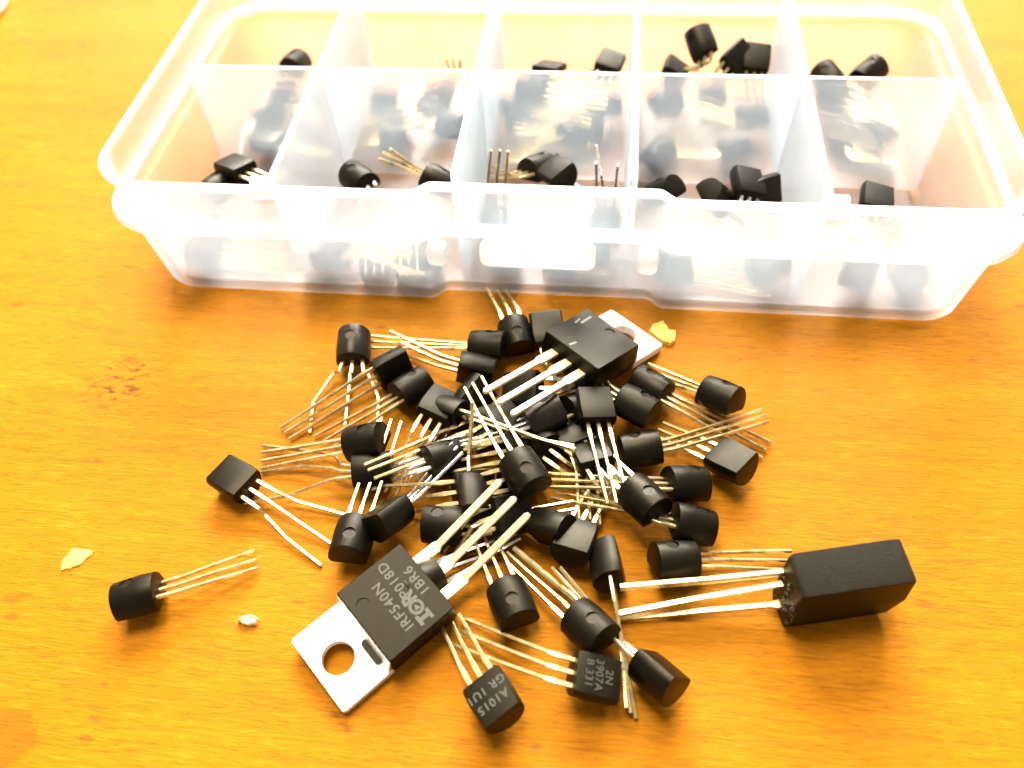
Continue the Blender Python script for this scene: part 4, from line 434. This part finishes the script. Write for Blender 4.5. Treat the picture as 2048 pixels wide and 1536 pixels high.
for d in POWER:
    k = d['s']; MW = frame(d['o'], [x*k for x in d['X']], [x*k for x in d['Y']], [x*k for x in d['Z']])
    e = empty('power_transistor', MW, d['label'], 'power transistor', d['group'])
    loops = [[(x, y, z) for x, y in rrect2(-5+i_, 5-i_, 0+i_, 9.05-i_, .18)] for i_, z in ((.12, -4.35), (0, -3.2), (0, -1.9), (.12, -.12), (.22, 0))]
    v, f = stack(loops); o = mesh_obj('body', v, f, EPOXY, e, smooth=True)
    cv, cf = cylinder_vf(1.9 if d['mark'] == 'front' else 0.6, 7.45, .78, -.14, .6); c1 = mesh_obj('cutter', cv, cf, EPOXY); c1.matrix_world = MW
    boolean_cut(o, [c1])
    # metal tab with mounting hole and step at the body
    pts = [(-4.55, .5), (4.55, .5), (4.55, 8.6), (5, 9.0), (5, 15.2), (4.8, 15.6), (-4.8, 15.6), (-5, 15.2), (-5, 9.0), (-4.55, 8.6)]
    v, f = stack([[(x, y, z) for x, y in pts] for z in (-4.5, -3.2)]); tb = mesh_obj('metal_tab', v, f, TAB, e, bevel=.07)
    cv, cf = cylinder_vf(0, 12.75, 1.85, -6, 0); c1 = mesh_obj('cutter', cv, cf, TAB); c1.matrix_world = MW
    boolean_cut(tb, [c1])
    v, f = stack([[(x*(1-.012*j), 9.02+ (0.55 if 1 else 0)*(1-j)*(1 if abs(x) < 9 else 1) if yy else 8.9, z) for x, yy in ((-4.9, 0), (4.9, 0), (4.9, 1), (-4.9, 1))] for j, z in ((0, -3.19), (1, -.6))])
    mesh_obj('tab_step', v, f, SILVER if d['mark'] == 'front' else TAB, e, bevel=.05)
    if d['mark'] == 'front':
        lp = [[(x, y, z) for x, y in rrect2(-3.5, -.35, 9.2, 10.05, .42, 5)] for z in (-3.15, -2.9)]
        v, f = stack(lp); mesh_obj('ejector_slot', v, f, EPOXY, e)
    for j, x in enumerate((-2.54, 0, 2.54)):
        zl = -2.2; L0 = -3.6; tip = -13.4
        P = [(x, .2, zl), (x, L0+.5, zl), (x, L0, zl), (x, -8, zl+.0), (x, tip+.35, zl), (x, tip, zl)]
        if d['tips']:
            tp = MW.inverted() @ (Vector(d['tips'][j])*S)/S; b0 = Vector((x, L0, zl)); dr = (tp-b0).normalized()
            P = [(x, .2, zl), b0-dr*.5, b0, b0.lerp(tp, .45), tp-dr*.35, tp]
        v, f = ribbon(P, [1.32, 1.32, .86, .82, .80, .4], .5, (1, 0, 0)); mesh_obj('lead', v, f, PLATED, e, bevel=.06, seg=1)
    if d['mark'] == 'front':
        def put(name, s, x, y, size, m, sp=1.1, off=.02, sx=1):
            return text_obj(name, s, size, m, e, Matrix.Translation(Vector((x, y, .012))*S) @ Matrix.Diagonal((sx, 1, 1, 1)), sp, 1, off)
        put('marking', 'IRF540N', -.35, 5.1, 1.62, INK, 1.12)
        put('marking', 'P018D', 1.95, 3.25, 1.62, INK, 1.12)
        put('marking', '1BR6', .2, 1.35, 1.62, INK, 1.12)
        # maker's mark: a bold slab I, a ring with a triangle in it and a bold R
        vs = []; fs = []
        def poly(p):
            b0 = len(vs); vs.extend([(x, y, .012) for x, y in p]); fs.append(tuple(range(b0, b0+len(p))))
        X0 = -4.15; Y0 = 2.35; H = 1.75
        poly([(X0, Y0), (X0+1.25, Y0), (X0+1.25, Y0+.42), (X0+.86, Y0+.42), (X0+.86, Y0+H-.42), (X0+1.25, Y0+H-.42), (X0+1.25, Y0+H), (X0, Y0+H), (X0, Y0+H-.42), (X0+.39, Y0+H-.42), (X0+.39, Y0+.42), (X0, Y0+.42)])
        rv, rf = poly_ring(X0+2.05, Y0+H/2, .52, .86); b0 = len(vs); vs.extend([(x, y, .012) for x, y in rv]); fs.extend([tuple(b0+i for i in q) for q in rf])
        poly([(X0+1.72, Y0+.5), (X0+2.42, Y0+H/2), (X0+1.72, Y0+H-.5)])
        mesh_obj('logo', vs, fs, INK, e)
        put('marking', 'R', X0+3.35, Y0+H/2, 2.3, INK, 1, .09, .9)
    else:
        vs = []; fs = []
        for (x0, y0, x1, y1, wd) in ((-3.3, 7.9, -3.15, 5.6, .34), (-3.9, 6.2, -3.7, 4.9, .26), (-.7, 1.9, -.9, .7, .3)):
            vs = []; fs = []; b0 = 0; vs += [(x0-wd/2, y0, .012), (x0+wd/2, y0, .012), (x1+wd/2*1.2, y1, .012), (x1-wd/2*1.2, y1, .012)]; fs.append((b0, b0+1, b0+2, b0+3))
            mesh_obj('worn_marking', vs, fs, INK_WORN, e)

# ------------------------------------------------------------------ large black package
BIG = {'o': [86.84, -40.97, 0.05], 'a': [0.972, 0.2352, 0.0], 'len': 11.52, 'leads': [[[87.18, -38.73, 5.2], [78.98, -40.01, 4.4], [69.74, -41.38, 3.8]], [[86.97, -39.49, 4.0], [78.19, -41.22, 2.4], [69.56, -43.37, 1.5]], [[86.39, -40.9, 1.6], [78.35, -42.08, 1.0], [70.15, -43.42, 0.5]]]}
a = Vector(BIG['a']); u = Vector((0, 0, 1)); dpt = a.cross(u)           # dpt points to the viewer
MW = frame(BIG['o'], a, -dpt, u); e = empty('large_transistor', MW, 'large black block-shaped transistor at the right with a rough glinting end', 'transistor')
Lb = BIG['len']
prof = [(1.9, 0), (-1.5, 0), (-2.1, .8), (-2.3, 4.2), (-1.9, 8.1), (2.6, 8.6), (2.8, 7.9), (2.3, .5)]
loops = []
for t, kk in ((0, .93), (.5, 1.0), (Lb*.9, 1.0), (Lb, .985)):
    lp = []
    for (y, z) in prof:
        x = t
        if z < 1.5 and y < 0 and t > Lb*.8: x -= 1.6*(1-z/1.5)
        if t == 0 and z < 4: x -= .25
        lp.append((x, y*kk, z if z == 0 else 4+(z-4)*kk))
    loops.append(lp)
v, f = stack(loops); mesh_obj('body', v, f, EPOXY_ROUGH, e, bevel=.28, smooth=True)
# crusty flux and solder on the lead end
vs = []; fs = []; rnd = random.Random(3)
for i in range(120):
    if i < 100: c = Vector((rnd.uniform(-.35, .15), rnd.uniform(-2.1, 1.9), rnd.betavariate(1.3, 1.6)*7)); r = rnd.uniform(.08, .5) if i % 4 == 0 else rnd.uniform(.05, .2)
    else: c = Vector((rnd.uniform(.3, Lb), -2.3, rnd.uniform(.6, 1.3))); r = rnd.uniform(.04, .1)
    b0 = len(vs)
    for q in ((1, 0, 0), (-1, 0, 0), (0, 1, 0), (0, -1, 0), (0, 0, 1), (0, 0, -1)): vs.append(c+Vector(q)*r*rnd.uniform(.5, 1.3))
    for q in ((0, 2, 4), (2, 1, 4), (1, 3, 4), (3, 0, 4), (2, 0, 5), (1, 2, 5), (3, 1, 5), (0, 3, 5)): fs.append(tuple(b0+x for x in q))
o = mesh_obj('flux_crust', vs, fs, SOLDER, e); o['kind'] = 'stuff'
inv = MW.inverted()
for j, pts in enumerate(BIG['leads']):
    P = [inv @ (Vector(p)*S)/S for p in pts]; P = [P[0]+Vector((1.2, 0, 0)), P[0], P[0].lerp(P[1], .12)]+P[1:]
    wd = [.95, .95, .62, .6, .6] if j else [.9, .9, .95, .98, 1.05]
    v, f = ribbon(P, wd, .5, (0, 0, 1) if j == 0 else (0, 1, 0)); mesh_obj('lead', v, f, TIN, e, bevel=.06, seg=1)

# ------------------------------------------------------------------ flakes of varnish and paint on the table
FLAKE = [flat('amber_flake', (.86, .50, .06)), flat('cream_flake', (.88, .72, .30)), flat('yellow_flake', (.90, .62, .10))]
for d in [
    {'label': 'pale leaf-shaped flake lying at the left of the table', 'pts': [[6.22, -43.27], [5.81, -42.01], [6.2, -40.97], [6.4, -40.31], [9.22, -40.4], [8.85, -41.38], [8.16, -42.31], [7.2, -42.88]], 'c': 0},
    {'label': 'small cream flake left of the white metal tab', 'pts': [[28.79, -47.32], [28.8, -46.81], [29.62, -46.51], [30.59, -46.54], [31.08, -46.84], [30.91, -47.41], [29.72, -47.57]], 'c': 1},
    {'label': 'ragged yellow flake against the rear metal tab', 'pts': [[72.87, -2.87], [73.35, -1.38], [74.85, -0.64], [75.58, -2.14], [76.66, -2.61], [76.49, -4.41], [75.55, -4.83], [74.35, -4.2]], 'c': 2},
]:
    rj = random.Random(d['c']); pp = []
    for i in range(len(d['pts'])):
        p0 = d['pts'][i]; p1 = d['pts'][(i+1) % len(d['pts'])]
        for t_ in (0, .33, .66): pp.append((p0[0]+(p1[0]-p0[0])*t_+rj.uniform(-.09, .09), p0[1]+(p1[1]-p0[1])*t_+rj.uniform(-.09, .09)))
    d['pts'] = pp
    cx = sum(p[0] for p in d['pts'])/len(d['pts']); cy = sum(p[1] for p in d['pts'])/len(d['pts']); n = len(d['pts'])
    rnd = random.Random(n+d['c']); hz = .18 if d['c'] == 0 else .45; lift = [rnd.uniform(0, .3) if d['c'] else .02 for _ in range(n)]
    v = [(x-cx, y-cy, .02) for x, y in d['pts']]+[((x-cx)*.93, (y-cy)*.93, hz+l_) for (x, y), l_ in zip(d['pts'], lift)]+[(0, 0, hz+.12), (0, 0, .02)]
    f = [(i, (i+1) % n, n+(i+1) % n, n+i) for i in range(n)]+[(n+i, n+(i+1) % n, 2*n) for i in range(n)]+[((i+1) % n, i, 2*n+1) for i in range(n)]
    o = mesh_obj('paint_flake', v, f, FLAKE[d['c']]); o.location = (cx*S, cy*S, 0); tag(o, d['label'], 'flake', 'flakes on the table')

# ------------------------------------------------------------------ storage box
W, D, H = 116.4, 56.6, 20.7
box = empty('storage_box', Matrix.Translation((0, 0, 0)), 'open frosted plastic storage box with ten compartments full of black transistors', 'storage box')
def loop(ix, iy, z, r, nd=1.7):
    x0, x1, y0, y1 = ix, W-ix, iy, D-iy; pts = []
    def corner(cx, cy, a):
        for i in range(9): t = math.radians(a+90*i/8); pts.append((cx+r*math.cos(t), cy+r*math.sin(t), z))
    corner(x0+r, y0+r, 180)
    for xa, s0, s1 in ((43.2, 0, 1), (73.6, 1, 0)):
        for i in range(6):
            t = i/5; sm = t*t*(3-2*t); pts.append((xa-1.2+2.4*t, y0+nd*(s0+(s1-s0)*sm), z))
    corner(x1-r, y0+r, 270); corner(x1-r, y1-r, 0); corner(x0+r, y1-r, 90)
    return pts
rings = [(3.4, 2.7, 0, 4), (2.3, 1.8, .3, 4.5), (1.9, 1.3, 1.3, 4.5), (.9, .4, 12.8, 5), (-.7, -.4, 13.1, 7), (-1.0, -.6, 13.4, 7.5), (-.9, -.5, 14.2, 7.5), (.1, .1, 14.4, 7),
         (.1, .1, 19.9, 7), (-.15, -.15, 20.1, 7), (-.1, -.1, 20.6, 7), (.1, .1, 20.7, 7), (.6, .6, 20.7, 6.5), (.8, .8, 20.5, 6.2), (.95, .95, 14.3, 6.2), (1.6, 1.2, 13.5, 6),
         (1.8, 1.3, 12.6, 5), (2.8, 2.2, 1.9, 4.5), (3.8, 3.2, 1.1, 4)]
v, f = stack([loop(*r) for r in rings]); mesh_obj('shell', v, f, FROST, box, smooth=True)
# lighter lip and ledge run round the shell as solid beads
def bead(name, lst, m):
    lp = [loop(*r) for r in lst]; n = len(lp[0]); v = [p for l_ in lp for p in l_]; f = []
    for k in range(len(lp)):
        k2 = (k+1) % len(lp)
        for i in range(n): j = (i+1) % n; f.append((k*n+i, k*n+j, k2*n+j, k2*n+i))
    return mesh_obj(name, v, f, m, box, smooth=True)
bead('rim', [(-.45, -.45, 20.0, 7.2), (-.45, -.45, 20.75, 7.2), (.1, .1, 20.9, 6.8), (.5, .5, 20.75, 6.8), (.0, .0, 20.74, 6.8), (-.25, -.25, 20.6, 7.2), (-.25, -.25, 20.0, 7.2)], FROST_THICK)
bead('ledge', [(-.75, -.45, 13.05, 7), (-1.4, -.95, 13.1, 7.6), (-1.6, -1.1, 13.6, 7.6), (-1.4, -.95, 14.4, 7.6), (-.1, -.1, 14.7, 7), (-.0, -.0, 14.45, 7), (-.95, -.55, 14.25, 7.5), (-1.05, -.65, 13.4, 7.5)], FROST_THICK)
def panel(name, x0, x1, y0, y1, z0, z1, m=None, bev=.2, tap=0):
    v, f = box_vf(x0, x1, y0, y1, z0, z1)
    return mesh_obj(name, v, f, m or FROST_SHEET, box, bevel=bev)
panel('divider', 2.9, W-2.9, 27.8, 28.8, 1.25, 19.7)
for x in (23.3, 46.8, 69.4, 92.7):
    y0 = 4.9 if 43 < x < 74 else 3.2
    panel('divider', x-.5, x+.5, y0, 27.75, 1.25, 19.8, FROST_CROSS); panel('divider', x-.5, x+.5, 28.85, D-3.2, 1.25, 19.8, FROST_CROSS)
# latch tab, its two lugs, and the clips that hold the removable dividers
v, f = stack([[(x, yy, z) for x, z in rrect2(50.2, 65.2, 9.6, 13.6, 1.2, 4)] for yy in (-.9, .3)]); mesh_obj('latch_tab', v, f, FROST_THICK, box, bevel=.2, smooth=True)
for cx in (44.6, 71.8):
    v, f = stack([[(x, yy, z) for x, z in rrect2(cx-1.3, cx+1.3, 10.0, 13.4, 1.0, 4)] for yy in (-1.6, .4)]); mesh_obj('lug', v, f, FROST_THICK, box, bevel=.2, smooth=True)
for cx in (23.3, 92.7):
    panel('clip', cx-1.5, cx+1.5, .25, 1.4, 18.6, 21.6, FROST_THICK, .35)
v, f = stack([[(x, y, z) for x, y in rrect2(W+.9, W+4.2, 17.0, 31.0, 1.6, 5)] for z in (12.8, 14.6)]); mesh_obj('hinge_flange', v, f, FROST, box, bevel=.3)
# second pale plastic thing at the far left edge of the picture
v, f = stack([[(r*math.cos(2*math.pi*i/40), r*math.sin(2*math.pi*i/40), z) for i in range(40)] for r, z in ((9.4, 0), (9.8, .6), (9.6, 6), (9.0, 6.6))])
o = mesh_obj('bottle_cap', v, f, flat('white_plastic', (.85, .84, .78), .4), smooth=True); o.location = (-7.35, 7.85, 0); tag(o, 'white round cap cut off by the top left corner of the photo', 'cap')
